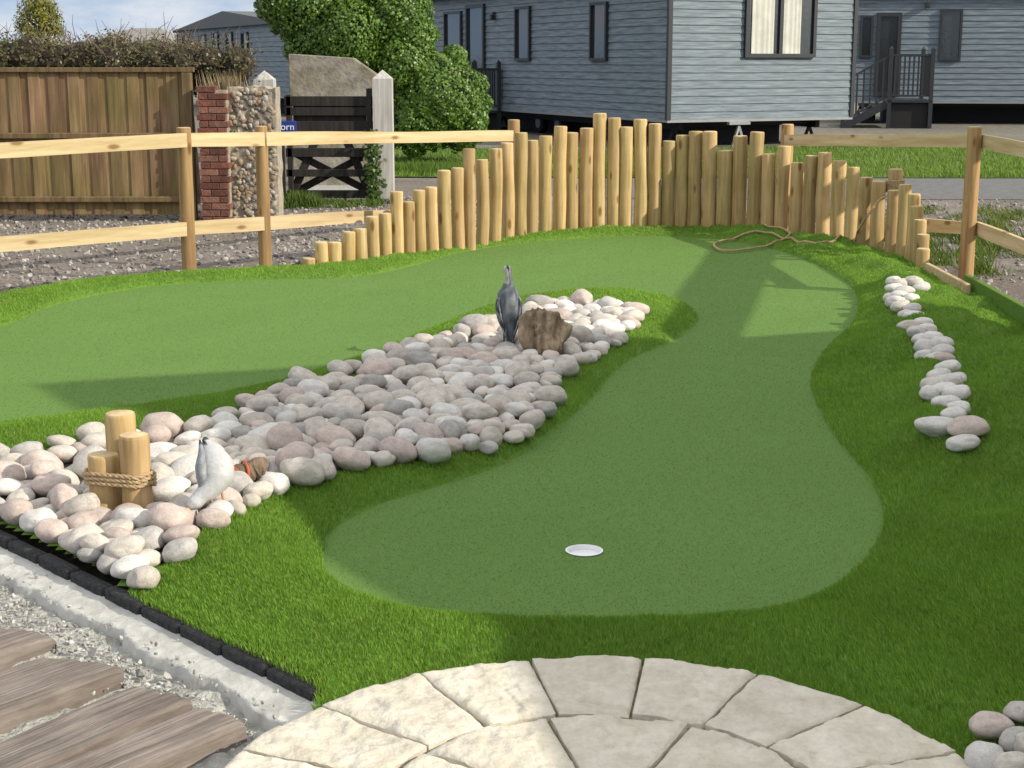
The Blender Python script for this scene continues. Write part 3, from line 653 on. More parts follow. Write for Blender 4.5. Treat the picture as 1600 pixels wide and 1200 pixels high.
# gull ornament
t=thing('gull_ornament','white and grey gull ornament bending head down among the cobbles','gull ornament',(gulX,gulY,.125)); t.scale=(1.14,1.15,.98)
sp_=catmull([(-.056,-.070,.016),(-.042,-.060,.026),(-.026,-.046,.044),(.0,-.028,.070),(.018,-.006,.104),(.014,.012,.142),(-.002,.030,.178),(-.018,.045,.206),(-.026,.055,.226)],4,False)
rk=[.011,.0245,.026,.037,.051,.051,.036,.017,.005]; rr=np.interp(np.linspace(0,8,len(sp_)),range(9),rk)
b=MB(); b.tube(sp_,[(q,q*.95) for q in rr],n=28,ref=(.8,-.6,0),colf=lambda tt,a:(.05,.055,.06) if tt>.93 else (.50,.51,.52)); b.build('body',M_bird,t,smooth=True)
for sgn in (-1,1):
    sd=Vector((.93,.36,0)); up=Vector((-.25,-.35,.0))
    cpts=[Vector((.004,-.024,.078)),Vector((.018,-.010,.106)),Vector((.011,.004,.145)),Vector((-.006,.026,.185)),Vector((-.025,.052,.222))]
    off=[.022,.032,.029,.014,.004]
    wp=catmull([p+sd*(sgn*f)+up*.036 for p,f in zip(cpts,off)],5,False); wr=np.interp(np.linspace(0,4,len(wp)),range(5),[.007,.027,.029,.016,.003])
    b=MB(); b.tube(wp,[(q*.62,q) for q in wr],n=24,ref=tuple(sd),colf=lambda tt,a:(.03,.034,.04) if tt>.86 else ((.22,.245,.27) if mn.noise(Vector((a*2,tt*9,sgn)))<.15 else (.31,.33,.35))); b.build('wing',M_bird,t,smooth=True)
    b=MB(); b.tube([Vector((.010,-.008,.075))+sd*.016*sgn,Vector((.02,-.01,.0))+sd*.018*sgn,Vector((.02,-.012,-.09))+sd*.018*sgn],.004,n=7,colf=lambda a,c:(.5,.3,.2)); b.build('leg',M_bird,t,smooth=True)
b=MB(); b.tube([(-.050,-.068,.016),(-.064,-.082,.006),(-.076,-.093,-.008)],[.0075,.006,.0012],n=10,colf=lambda a,c:(.55,.42,.12)); b.build('beak',M_bird,t,smooth=True)
for sgn in (-1,1):
    b=MB(); b.tube([Vector((-.046,-.066,.034))+Vector((.6,-.5,0))*.019*sgn+Vector((0,0,-.002)),Vector((-.046,-.066,.034))+Vector((.6,-.5,0))*.021*sgn],.0028,n=8,colf=lambda a,c:(.01,.01,.01)); b.build('eye',M_bird,t,smooth=True)
# small log with orange strap
t=thing('driftwood_log','small brown driftwood log tied with a torn orange strap behind the gull','driftwood log',(lgX,lgY,.150)); t.rotation_euler=(0,R(-14),R(28))
b=MB(); pts=[(-.065+.13*i/11,.010*mn.noise(Vector((i*.5,1,1))),.010*mn.noise(Vector((i*.5,5,1)))) for i in range(12)]
b.tube(pts,[.038*(1+.35*mn.noise(Vector((i*.6,2,2))))*(.72 if i in (0,11) else 1) for i in range(12)],n=20); b.build('log',M_bark2,t,smooth=True)
b=MB()
for x0,sl in ((-.012,.010),(-.036,-.012)):
    b.tube([(x0+sl*math.sin(a),.0445*math.cos(a),.0445*math.sin(a)) for a in [k*2*math.pi/24 for k in range(25)]],[(.005,.002)]*25,n=8,ref=(1,0,0))
b.tube([(-.04,-.042,.02),(-.06,-.056,.01),(-.08,-.055,.0)],[(.006,.002)]*3,n=8)
b.build('strap',M_orange,t,smooth=True)
# ------------------------------------------------------------------ palisade
LOGS=[(482,403,418),(503,378,417),(524,378,415),(545,362,413),(565,357,411),(584,338,406),(602,333,403),(621,299,400),(639,315,398),(656,297,396),(676,292,393),(695,266,390),(715,262,387),(734,232,385),(753,249,381),(773,232,377),(793,223,372),(813,207,369),(832,219,366),(851,212,363),(873,197,361),(893,207,359),(914,200,358),(936,177,357),(958,184,357),(977,198,357),(1000,186,357),(1021,193,357),(1043,220,357),(1063,211,357),(1084,205,358),(1106,205,359),(1130,235,360),(1154,212,361),(1177,206,363),(1199,240,365),(1220,228,366),(1242,254,368),(1263,243,370),(1285,238,372),(1307,251,376),(1328,261,380),(1348,277,385),(1369,283,390),(1392,297,396),(1410,288,400),(1422,303,404),(1429,322,408),(1434,343,411),(1438,366,414),(1441,388,418)]
for i,(u,vt,vb) in enumerate(LOGS):
    x,y=gp(u,vb,.03); z0=.0; ht=at(u,vt,y).z-z0
    sp2=(LOGS[min(i+1,len(LOGS)-1)][0]-LOGS[max(i-1,0)][0])/2; r=min(12.0,max(10.0,.495*sp2))/FL*y*random.uniform(.96,1.03)
    o=log_mesh(ht,r,i*1.7,n=18,bend=.016).build('palisade_log',[M_log,M_end],smooth=True,loc=(x,y,z0)); o.rotation_euler=(random.uniform(-.010,.010),random.uniform(-.010,.010),random.uniform(0,6))
    hd_='ankle-high' if ht<.22 else 'knee-high' if ht<.55 else 'thigh-high' if ht<.8 else 'waist-high' if ht<1.0 else 'chest-high'
    nl=len(LOGS); pos='%s from its left end'%ORD[i] if i<26 else '%s from its right end'%ORD[nl-1-i]
    tag(o,'%s round peeled log in the curved palisade, %s'%(hd_,pos),'log','upright logs of the curved palisade')
# post with tied rope just behind the right end of the palisade
x,y=gp(1398,392,.03); y+=.12; x=at(1398,300,y).x; ht=at(1398,264,y).z
o=log_mesh(ht,.062,77.,n=18).build('rope_post',[M_log,M_end],smooth=True,loc=(x,y,0)); tag(o,'round peeled post wrapped in rope at right end of the palisade','post')
b=MB(); zr=at(1398,300,y).z; lp=[]
for k in range(6*24): a=k*2*math.pi/24; lp.append((x+.071*math.cos(a),y+.071*math.sin(a),zr+.1*k/144))
q1=catmull([lp[0],Vector((x-.10,y-.10,zr-.03)),at(1372,315,y-.25),at(1350,345,y-.3)]+[Vector((*gp(u,v,.05),.05)) for u,v in ((1330,374),(1300,386),(1262,384),(1230,375),(1180,368),(1130,371),(1116,378),(1135,386),(1180,382),(1225,375),(1232,371),(1190,366))],6,False)
q1=[Vector(p) for p in q1]
for p in q1[22:]: p.z=max(tz(p.x,p.y),float(lut(ZG,p.x,p.y)))+.022
rope_mesh(b,[Vector(p) for p in lp[::-1]],.0105,n=5); rope_mesh(b,q1,.0105,n=5)
tag(b.build('rope',M_rope,smooth=True),'tan rope wound on the palisade post and trailing across the back turf','rope')
# ------------------------------------------------------------------ post and rail fences
def post(parent,x,y,zt_,r,seed):
    o=log_mesh(zt_-G0,r,seed,n=18,z0=-.3,bend=.006).build('post',[M_post,M_end],parent,smooth=True,loc=(x-parent.location.x,y-parent.location.y,0)); return o
def rail(parent,p0,p1,hh=.105,th=.036):
    p0=Vector(p0); p1=Vector(p1); d=p1-p0; L_=d.length; b=MB(); n=16; vs=[]
    for i in range(n+1):
        x=L_*i/n; w1=.006*mn.noise(Vector((x*1.1,p0.x,3))); w2=.008*mn.noise(Vector((x*.9,p0.x,9)))
        vs+=[(x,-th/2,-hh/2+w1),(x,th/2,-hh/2+w1),(x,th/2,hh/2+w2),(x,-th/2,hh/2+w2)]
    fs=[[i*4+k,i*4+(k+1)%4,(i+1)*4+(k+1)%4,(i+1)*4+k][::-1] for i in range(n) for k in range(4)]+[[0,1,2,3],[n*4+3,n*4+2,n*4+1,n*4]]
    b.add(vs,fs); o=b.build('rail',M_rail,parent,loc=p0-parent.location)
    o.rotation_euler=(0,-math.asin(d.z/L_),math.atan2(d.y,d.x)); return o
fl=thing('post_and_rail_fence','long post and rail fence of pale boards on round posts, left of the palisade','fence',(-2.0,12.6,G0))
p290=Vector((at(291,300,12.05).x,12.05)); p412=Vector((at(411,300,12.72).x,12.72)); p803=Vector((at(803,195,15.35).x,15.35))
post(fl,p290.x,p290.y,at(291,199,p290.y).z,.056,1); post(fl,p412.x,p412.y,at(409,197,p412.y).z,.054,2); post(fl,p803.x,p803.y,at(803,187,p803.y).z,.06,3)
fo=-.072
def r2(u0,v0,Y0_,u1,v1,Y1_): rail(fl,at(u0,v0,Y0_),at(u1,v1,Y1_))
YL=10.6
r2(-60,238,YL,290,219,p290.y+fo-.02); r2(276,219,p290.y+fo-.03+.04,800,212,p803.y+fo)
r2(-60,386,YL,290,358,p290.y+fo-.02); r2(276,358,p290.y+fo+.01,640,334,14.05)
x3=at(-420,300,9.0).x; post(fl,x3,9.0,1.1,.056,4); rail(fl,(x3,8.93,.97),at(-60,238,YL)); rail(fl,(x3,8.93,.30),at(-60,386,YL))
fr=thing('post_and_rail_fence','short post and rail fence of pale boards on round posts, right of the palisade','fence',(3.6,12.0,G0))
pr=Vector((at(1517,300,12.1).x,12.1)); p1230=Vector((at(1230,210,15.2).x,15.2))
post(fr,pr.x,pr.y,at(1524,198,pr.y).z,.057,5); post(fr,p1230.x,p1230.y,at(1230,194,p1230.y).z,.062,6)
rail(fr,at(1228,219,p1230.y-.08),at(1524,220,pr.y+.075)); rail(fr,at(1380,347,13.6),at(1520,357,pr.y+.075))
pf=Vector((3.64,10.35)); post(fr,pf.x,pf.y,1.05,.056,7)
rail(fr,(pr.x+.075,pr.y+.03,at(1524,221,pr.y).z),(pf.x+.075,pf.y-.1,.965)); rail(fr,(pr.x+.075,pr.y+.03,at(1520,357,pr.y).z),(pf.x+.075,pf.y-.1,.275))
pf2=Vector((5.9,9.45)); post(fr,pf2.x,pf2.y,1.05,.056,8); rail(fr,(pf.x,pf.y-.09,.955),(pf2.x,pf2.y-.09,.95)); rail(fr,(pf.x,pf.y-.09,.27),(pf2.x,pf2.y-.09,.27))  # unseen fence return, turned outward to shape the rail shadow on the green
# low boards holding the turf on the right
b=MB(); p0=Vector((*gp(1448,427,.03),.03)); p1=Vector((*gp(1512,462,.03),.03)); b.beam(p0,p1,.035,.16); tag(b.build('retaining_board',M_rail,bevel=.004),'low timber board at the end of the turf below right fence post','board')
b=MB(); b.beam((*gp(1510,446,.05),.03),(3.08,8.7,.05),.04,.20); b.beam((3.08,8.7,.05),(3.13,6.2,.05),.04,.20); tag(b.build('edging_board',M_turf,bevel=.004),'dark green edging board along the right side of the turf','edging board')
# ------------------------------------------------------------------ old close-board fence, brick pier, flint wall, gate
Yf=16.8
t=thing('board_fence','weathered brown close-board fence with capping rail at far left','fence',(-4.2,Yf,G0))
xl=at(-120,200,Yf).x; xr=at(300,200,Yf).x; zt_=at(150,112,Yf).z; b=MB(); x=xl; i=0
while x<xr-.05:
    w_=.118; g=random.uniform(.74,1.22); b.box((x+w_/2+4.2,(.0 if i%2 else .014),(zt_-G0)/2+.04),(w_+.006,.016,zt_-G0-.08),Matrix.Rotation(random.uniform(-.004,.004),3,'Y'),0,(g,g*random.uniform(.90,1.03),g*.95)); x+=w_-.012; i+=1
M_oldattr=nmat('fence_board',(.165,.105,.06),(.285,.195,.115),scale=1.6,rough=.85,bump=.3,bscale=3,stretch=(9,9,.8),attr=True,big=(1.1,(.78,.92,.64)))
b.build('board_panel',M_oldattr,t)
b=MB(); b.box(((xl+xr)/2+4.2,-.01,zt_-G0+.02),(xr-xl+.1,.07,.05)); b.build('capping_rail',M_oldfence,t,bevel=.004)
for vv in (212,311):
    b=MB(); za=at(100,vv,Yf).z-G0; b.box(((xl+xr)/2+4.2,-.045,za),(xr-xl,.05,.065)); b.build('arris_rail',M_oldfence,t,bevel=.01)
b=MB(); b.box((xr+4.2-.02,-.06,(zt_-G0)/2),(.1,.1,zt_-G0-.02)); b.build('post',M_oldfence,t,bevel=.005)
# brick pier
Yb=16.6; xb0=at(310,200,Yb).x; xb1=at(357,200,Yb).x; zt_=at(330,132,Yb).z; w_=xb1-xb0
t=thing('brick_pier','broken red brick pier between board fence and flint wall','brick pier',((xb0+xb1)/2,Yb,G0)); b=MB(); hgt=zt_-G0; nc=int(hgt/.073)
b.box((0,.13,hgt/2-.03),(w_-.03,.24,hgt-.06),None,0,(.55,.5,.42)); b.build('mortar_core',M_mort,t)
b=MB()
for c in range(nc):
    z=.073*(c+.5); odd=c%2; x=-w_/2-(.015 if odd else -.005); segs=[.215,.105,.12] if odd else [.105,.215,.08]
    rx=w_/2+random.choice((-.02,0,.01)) if c<nc-1 else w_/2-.12
    for s_ in segs:
        x1=min(x+s_,rx)
        if x1-x>.03:
            g=random.uniform(.75,1.15); cl=random.choice([(.20,.080,.058),(.23,.095,.066),(.17,.072,.055),(.25,.120,.088)]); b.box(((x+x1)/2,.11+random.uniform(-.003,.003),z),(x1-x-.009,.25,.064),None,0,tuple(g*q for q in cl))
        x+=s_
b.build('bricks',M_brick,t,bevel=.005)
# flint wall
Yw=16.75; x0=at(356,200,Yw).x; x1=at(432,200,Yw).x; zt_=at(400,136,Yw).z; hgt=zt_-G0
t=thing('flint_wall','short rough flint wall with pebbled face beside the brick pier','wall',((x0+x1)/2,Yw,G0)); w_=x1-x0
b=MB(); vs=[]; nx_,nz_=14,26
for j in range(nz_+1):
    for i in range(nx_+1):
        f=i/nx_; zz=hgt*j/nz_; vs.append((-w_/2+w_*f+(.02*mn.noise(Vector((zz*6,f,1))) if i in(0,nx_) else 0),.02*mn.noise(Vector((f*6,zz*6,2))),zz+(.05*mn.noise(Vector((f*5,3,1))) if j==nz_ else 0)))
W=nx_+1; fs=[[j*W+i,j*W+i+1,(j+1)*W+i+1,(j+1)*W+i] for j in range(nz_) for i in range(nx_)]; o=len(vs); vs+=[(a,q+.34,z) for a,q,z in vs]
per=[i for i in range(W)]+[j*W+nx_ for j in range(1,nz_+1)]+[nz_*W+i for i in range(nx_-1,-1,-1)]+[j*W for j in range(nz_-1,0,-1)]
fs+=[[o+q for q in f[::-1]] for f in fs]+[[per[k],o+per[k],o+per[(k+1)%len(per)],per[(k+1)%len(per)]] for k in range(len(per))]
b.add(vs,fs); b.build('mortar_core',M_mort,t)
b=MB()
for k in range(260):
    xx=random.uniform(-w_/2+.03,w_/2-.03); zz=random.uniform(.03,hgt-.03); s_=random.uniform(.016,.038); cl=random.choice([(.33,.27,.19),(.24,.215,.19),(.40,.35,.28),(.16,.145,.13),(.34,.24,.15),(.44,.40,.35)])
    bm=bmesh.new(); bmesh.ops.create_icosphere(bm,subdivisions=2,radius=1); sd=Vector((k*1.1,2,3)); M3=Matrix.Rotation(random.uniform(0,3),3,'Y')
    b.add([M3@Vector((v.co.x*s_*1.25*(1+.3*mn.noise(v.co+sd)),v.co.y*.022,v.co.z*s_*.85))+Vector((xx,-.006,zz)) for v in bm.verts],[[v.index for v in f.verts] for f in bm.faces],0,cl); bm.free()
b.build('flints',M_flint,t,smooth=True)
# gate posts
def gpost(u0,u1,vt,vb,Y,label):
    xa=at(u0,200,Y).x; xb=at(u1,200,Y).x; zt_=at(u0,vt,Y).z-G0; w_=xb-xa; b=MB(); zs=zt_-.45*w_
    b.add([(-w_/2,0,-.2),(w_/2,0,-.2),(w_/2,w_,-.2),(-w_/2,w_,-.2),(-w_/2,0,zs),(w_/2,0,zs),(w_/2,w_,zs),(-w_/2,w_,zs),(0,w_/2,zt_)],[(0,1,5,4),(1,2,6,5),(2,3,7,6),(3,0,4,7),(4,5,8),(5,6,8),(6,7,8),(7,4,8)])
    tag(b.build('gate_post',M_whitewood,loc=((xa+xb)/2,Y,G0)),label,'gate post','white pointed gate posts')
gpost(583,613,109,315,19.0,'weathered white square gate post with pointed top, in front of ivy')
gpost(398,429,110,320,18.6,'white pointed gate post showing above the flint wall')
Yg=19.15; x0=at(446,200,Yg).x; x1=at(588,200,Yg).x
t=thing('field_gate','black timber gate with crossed braces between the white posts','gate',((x0+x1)/2,Yg,G0)); w_=x1-x0; Z=lambda v:at(500,v,Yg).z-G0
def gpart(nm,a,c,wd_,hh,y=0): b=MB(); b.beam((a[0],y,a[1]),(c[0],y,c[1]),wd_,hh); b.build(nm,M_gate,t,bevel=.004)
gpart('stile',(-w_/2+.05,Z(312)),(-w_/2+.05,Z(148)),.06,.1); gpart('stile',(w_/2-.08,Z(312)),(w_/2-.08,Z(138)),.06,.15)
for v,hh in ((158,.12),(174,.10),(197,.12),(238,.11),(270,.09),(303,.10)): gpart('rail',(-w_/2,Z(v)),(w_/2,Z(v)),.03,hh,-.035)
gpart('brace',(-w_/2+.05,Z(306)),(0,Z(165)),.03,.1,.03); gpart('brace',(w_/2-.08,Z(306)),(0,Z(165)),.03,.1,.03)
gpart('brace',(-w_/2+.1,Z(240)),(w_/2-.1,Z(300)),.03,.09,.065); gpart('brace',(-w_/2+.1,Z(300)),(w_/2-.1,Z(240)),.03,.09,.1)
b=MB(); b.span(-w_/2+.1,w_/2-.12,-.001,.02,Z(204),Z(152)); b.build('board_panel',M_gate,t)
# blue sign
xs0=at(418,200,18.4).x; xs1=at(463,200,18.4).x; zs0=at(440,209,18.4).z; zs1=at(440,189,18.4).z
t=thing('sign','small blue sign with white letters behind the fence rail beside the gate','sign',((xs0+xs1)/2,18.4,G0))
b=MB(); b.span(-(xs1-xs0)/2,(xs1-xs0)/2,-.01,.01,zs0-G0,zs1-G0); b.build('board',M_blue,t,bevel=.003)
b=MB(); b.span(-.02,.02,.012,.05,-.2,zs1-G0-.02); b.build('stake',M_gate,t)
def text_mesh(s_,size,parent,loc,mat,name='lettering'):
    cu=bpy.data.curves.new('t','FONT'); cu.body=s_; cu.size=size; cu.extrude=.001; cu.align_x='RIGHT'; ob=bpy.data.objects.new('t',cu); COL.objects.link(ob)
    dg_=bpy.context.evaluated_depsgraph_get(); me=bpy.data.meshes.new_from_object(ob.evaluated_get(dg_)); bpy.data.objects.remove(ob)
    me.materials.clear(); me.materials.append(mat); o=bpy.data.objects.new(name,me); COL.objects.link(o); o.parent=parent; o.location=loc; o.rotation_euler=(math.pi/2,0,0); return o
text_mesh('orn',.115,t,((xs1-xs0)/2-.02,-.013,zs0-G0+.045),M_white)
# rendered wall stub behind the gate
Yl=21.6; x0=at(451,100,Yl).x; x1=at(602,100,Yl).x; hgt=at(500,84,Yl).z-G0; b=MB()
b.add([(x0,Yl,G0-.1),(x1,Yl,G0-.1),(x1,Yl,G0+hgt*.8),(x1-.45,Yl,G0+hgt*.97),(x0,Yl,G0+hgt)]+[(x0,Yl+.3,G0-.1),(x1,Yl+.3,G0-.1),(x1,Yl+.3,G0+hgt*.8),(x1-.45,Yl+.3,G0+hgt*.97),(x0,Yl+.3,G0+hgt)],[(0,1,2,3,4),(9,8,7,6,5),(0,5,6,1),(1,6,7,2),(2,7,8,3),(3,8,9,4),(4,9,5,0)])
tag(b.build('wall_stub',M_lich,bevel=.01),'lichen stained grey wall end behind the black gate, under ivy','wall')
sheet('gravel_path',[gp(455,303,G0),gp(585,303,G0),gp(600,284,G0),gp(470,284,G0)],G0+.02,M_rub)
# ------------------------------------------------------------------ foliage
def leaves(name,C,Nrm,size,cols,mat,parent,asp=.75,droop=.4):
    n=len(C); nr=Nrm+rng.normal(size=(n,3))*.42; nr/=np.linalg.norm(nr,axis=1)[:,None]
    up=np.tile(np.array((0,0,-1.)),(n,1))+rng.normal(size=(n,3))*droop; t=up-nr*(up*nr).sum(1)[:,None]; t/=np.linalg.norm(t,axis=1)[:,None]; s_=np.cross(nr,t)
    sz=size[:,None]; V=np.zeros((n,5,3)); V[:,0]=C-t*sz*.45; V[:,1]=C+s_*sz*.5*asp-t*sz*.18+nr*sz*.10; V[:,2]=C+s_*sz*.3*asp+t*sz*.2+nr*sz*.05; V[:,3]=C+t*sz*.55; V[:,4]=C-s_*sz*.5*asp-t*sz*.1+nr*sz*.10
    return polys(name,V,mat,cols,parent)
def blobpts(blobs,n,jit=.12,amp=.22):
    vol=np.array([bl[3]*bl[5]+bl[3]*bl[4] for bl in blobs]); pk=rng.choice(len(blobs),n,p=vol/vol.sum()); d=rng.normal(size=(n,3)); d/=np.linalg.norm(d,axis=1)[:,None]
    Bq=np.array(blobs)[pk]; f=1+amp*np.sin(d[:,0]*7+pk)*np.sin(d[:,2]*6+1.7*pk)+amp*.45*np.sin(d[:,0]*17+d[:,2]*13)-np.abs(rng.normal(size=n))*jit
    return Bq[:,:3]+d*Bq[:,3:]*f[:,None],d,pk
def gcol(n,a,c,var=.3,sun=None):
    t=rng.random(n)[:,None]; q=np.array(a)*(1-t)+np.array(c)*t; return q*(1+var*(rng.random((n,1))-.5))
Yi=27.0
def ib(u,v,wu,hv,Y=Yi,dep=.9): p=at(u,v,Y); return (p.x,Y,p.z,wu/FL*Y/2,dep,hv/FL*Y/2)
iv=thing('ivy_bush','huge bright green ivy clad bush behind the white gate post','ivy bush',(at(590,200,Yi).x,Yi,G0))
iv0=np.array(iv.location)
bl=[ib(545,-40,250,190),ib(488,15,140,125,26.6,.7),ib(595,40,175,140),ib(520,75,160,100,26.4,.6),ib(628,25,90,150),ib(685,160,150,140,26.4,1.0),ib(655,190,110,105,26.2,.8),ib(722,180,90,115,26.6,.9),ib(672,115,110,70,26.6,.8),ib(630,110,100,100,26.3,.7),ib(600,170,100,130),ib(560,-130,260,150),ib(545,60,90,120,26.0,.5),ib(445,5,90,90,26.6,.6),ib(650,70,60,80,26.6,.6),ib(710,90,40,40,26.7,.5)]
C,Dn,_=blobpts(bl,130000,.11,.10); z=C[:,2]; k=z>G0+.05; C=C[k]; Dn=Dn[k]; n=len(C)
leaves('foliage',C-iv0,Dn,rng.uniform(.032,.062,n),gcol(n,(.050,.115,.013),(.145,.25,.034),.5),M_leaf,iv,1.0)
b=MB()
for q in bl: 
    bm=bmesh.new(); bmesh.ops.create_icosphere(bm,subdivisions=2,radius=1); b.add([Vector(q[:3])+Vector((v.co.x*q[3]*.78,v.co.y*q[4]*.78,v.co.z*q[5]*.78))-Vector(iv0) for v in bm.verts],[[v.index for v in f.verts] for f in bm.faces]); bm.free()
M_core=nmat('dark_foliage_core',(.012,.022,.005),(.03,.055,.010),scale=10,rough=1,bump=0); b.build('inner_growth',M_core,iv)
b=MB(); b.tube([(0,.2,-.1),(.05,.25,1),(-.05,.2,2.4)],[.16,.13,.1],n=10); b.build('stem',M_bark2,iv,smooth=True)
# small ivy climbing the white post foot
C=np.stack([at(590,200,18.9).x-.06+rng.normal(size=320)*.05,18.93+rng.normal(size=320)*.03,G0+rng.uniform(0,1,320)**1.5*.9],1); 
t=thing('ivy_plant','trail of small ivy leaves climbing the foot of the white gate post','ivy',(at(590,200,18.9).x,18.93,G0)); leaves('foliage',C-np.array(t.location),np.tile(np.array((0,-1,.3)),(320,1)),rng.uniform(.035,.07,320),gcol(320,(.03,.07,.01),(.09,.15,.025)),M_leaf,t,1.0)
# hedge behind the board fence
hg=thing('hedge','tangled brown and olive hedge behind the board fence','hedge',(-5,19,G0)); h0=np.array(hg.location)
bl=[ib(u,98+random.uniform(-4,6),95,88+random.uniform(-10,14),19.0,.5) for u in range(-80,300,42)]+[ib(u,102,70,75,18.6,.4) for u in (180,240,285,330,370)]
C,Dn,_=blobpts(bl,17000,.3); n=len(C); t_=rng.random((n,1))
leaves('foliage',C-h0,Dn,rng.uniform(.022,.055,n),np.where(t_>.40,gcol(n,(.06,.08,.022),(.14,.15,.05)),gcol(n,(.06,.045,.026),(.16,.115,.065))),M_leaf,hg,.6,1.2)
C,Dn,_=blobpts(bl,900,.3); b=MB()
for c,d in zip(C-h0,Dn):
    e=c+np.array((d[0]*.15+random.uniform(-.15,.15),d[1]*.1,abs(d[2])*.12+random.uniform(-.02,.16))); b.tube([c-d*.12,(c+e)/2+rng.normal(size=3)*.02,e],[.005,.004,.002],n=4)
b.build('twigs',M_bark2,hg)
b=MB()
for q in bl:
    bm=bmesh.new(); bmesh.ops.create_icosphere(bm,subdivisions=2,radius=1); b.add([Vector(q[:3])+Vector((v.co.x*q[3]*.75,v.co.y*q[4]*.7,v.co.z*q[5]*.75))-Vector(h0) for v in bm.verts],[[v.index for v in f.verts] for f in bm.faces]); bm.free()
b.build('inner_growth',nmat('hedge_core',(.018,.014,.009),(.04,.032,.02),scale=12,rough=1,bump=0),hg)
b=MB(); 
for i in range(7): b.tube([(-1.6+.55*i,0,-.1),(-1.6+.55*i+random.uniform(-.1,.1),.05,1.2)],[.04,.025],n=6)
b.build('stem',M_bark2,hg)
# conifer
Yc=42.; p=at(62,30,Yc); tr=thing('conifer_tree','small yellow green conifer above the hedge at far left','tree',(p.x,Yc,G0)); t0=np.array(tr.location)
bl=[(p.x,Yc,p.z-.05,.58,.55,.62),(p.x-.1,Yc,p.z+.35,.42,.4,.5),(p.x+.15,Yc,p.z+.25,.4,.4,.45),(p.x,Yc,p.z-.7,.75,.6,.7),(p.x+.35,Yc,p.z-.2,.3,.3,.4),(p.x-.42,Yc,p.z-.15,.28,.3,.4)]
C,Dn,_=blobpts(bl,6500,.3); n=len(C); leaves('crown',C-t0,Dn,rng.uniform(.05,.11,n),gcol(n,(.10,.115,.013),(.29,.27,.04),.5),M_leaf,tr,.5,1.2)
b=MB(); b.tube([(0,0,-.2),(0,0,1.5),(.05,0,p.z-G0+.3)],[.16,.12,.03],n=8); b.build('trunk',M_bark2,tr,smooth=True)
# lawn and weeds
n=70000; x=rng.uniform(-2.6,20,n); y=22.9+rng.uniform(0,1,n)**1.4*11; k=sdf(x,y,np.array(LAWN,float))<0; k&=np.abs(x)<.36*y+1; x=x[k]; y=y[k]; n=len(x)
cols=gcol(n,(.10,.18,.026),(.20,.29,.045),.4); tag(blade_mesh('lawn_grass',x,y,np.full(n,G0+.012),rng.uniform(.03,.09,n),np.full(n,.02),.05,cols),kind='stuff')
def weeds(name,cx,cy,sx,sy,n,hh,c1,c2):
    k_=max(3,n//60); mx_=cx+rng.uniform(-1,1,k_)*sx; my_=cy+rng.uniform(-1,1,k_)*sy; pk=rng.integers(0,k_,n); x=mx_[pk]+rng.normal(size=n)*.07; y=my_[pk]+rng.normal(size=n)*.07
    out=sdf(x,y,OUT)>.06; x=x[out]; y=y[out]; n=len(x)
    tag(blade_mesh(name,x,y,np.full(n,G0+.0),rng.uniform(.3,1,n)*hh,np.full(n,.010),.09,gcol(n,c1,c2,.4)),kind='stuff')
weeds('weed_grass',4.5,14.2,1.0,1.8,4200,.14,(.07,.13,.02),(.16,.22,.045)); weeds('weed_grass',4.3,17.2,1.8,.9,2600,.10,(.09,.14,.03),(.19,.22,.06))
weeds('weed_grass',at(455,310,18.6).x,18.5,.35,.25,1500,.22,(.06,.11,.02),(.14,.2,.04)); weeds('weed_grass',at(560,310,18.6).x,18.7,.5,.3,900,.10,(.06,.11,.02),(.14,.2,.04))
weeds('weed_grass',-1.7,24.2,.9,.7,2600,.2,(.07,.15,.02),(.16,.25,.045))
n=420; x=at(358,120,17.6).x+rng.normal(size=n)*.13; dg3=thing('dry_grass_tuft','pale dry grass tuft sticking up above the flint wall','grass tuft',(at(358,120,17.6).x,17.6,G0))
gz=at(358,135,17.6).z-.1; o=blade_mesh('blades',x-dg3.location.x,rng.normal(size=n)*.06,np.full(n,gz-G0-.25),rng.uniform(.3,.55,n),np.full(n,.012),.14,gcol(n,(.26,.2,.12),(.42,.34,.2))); o.parent=dg3
b=MB(); b.box((0,0,(gz-G0-.2)/2),(.5,.25,gz-G0-.2)); b.build('earth_mound',M_ground,dg3)
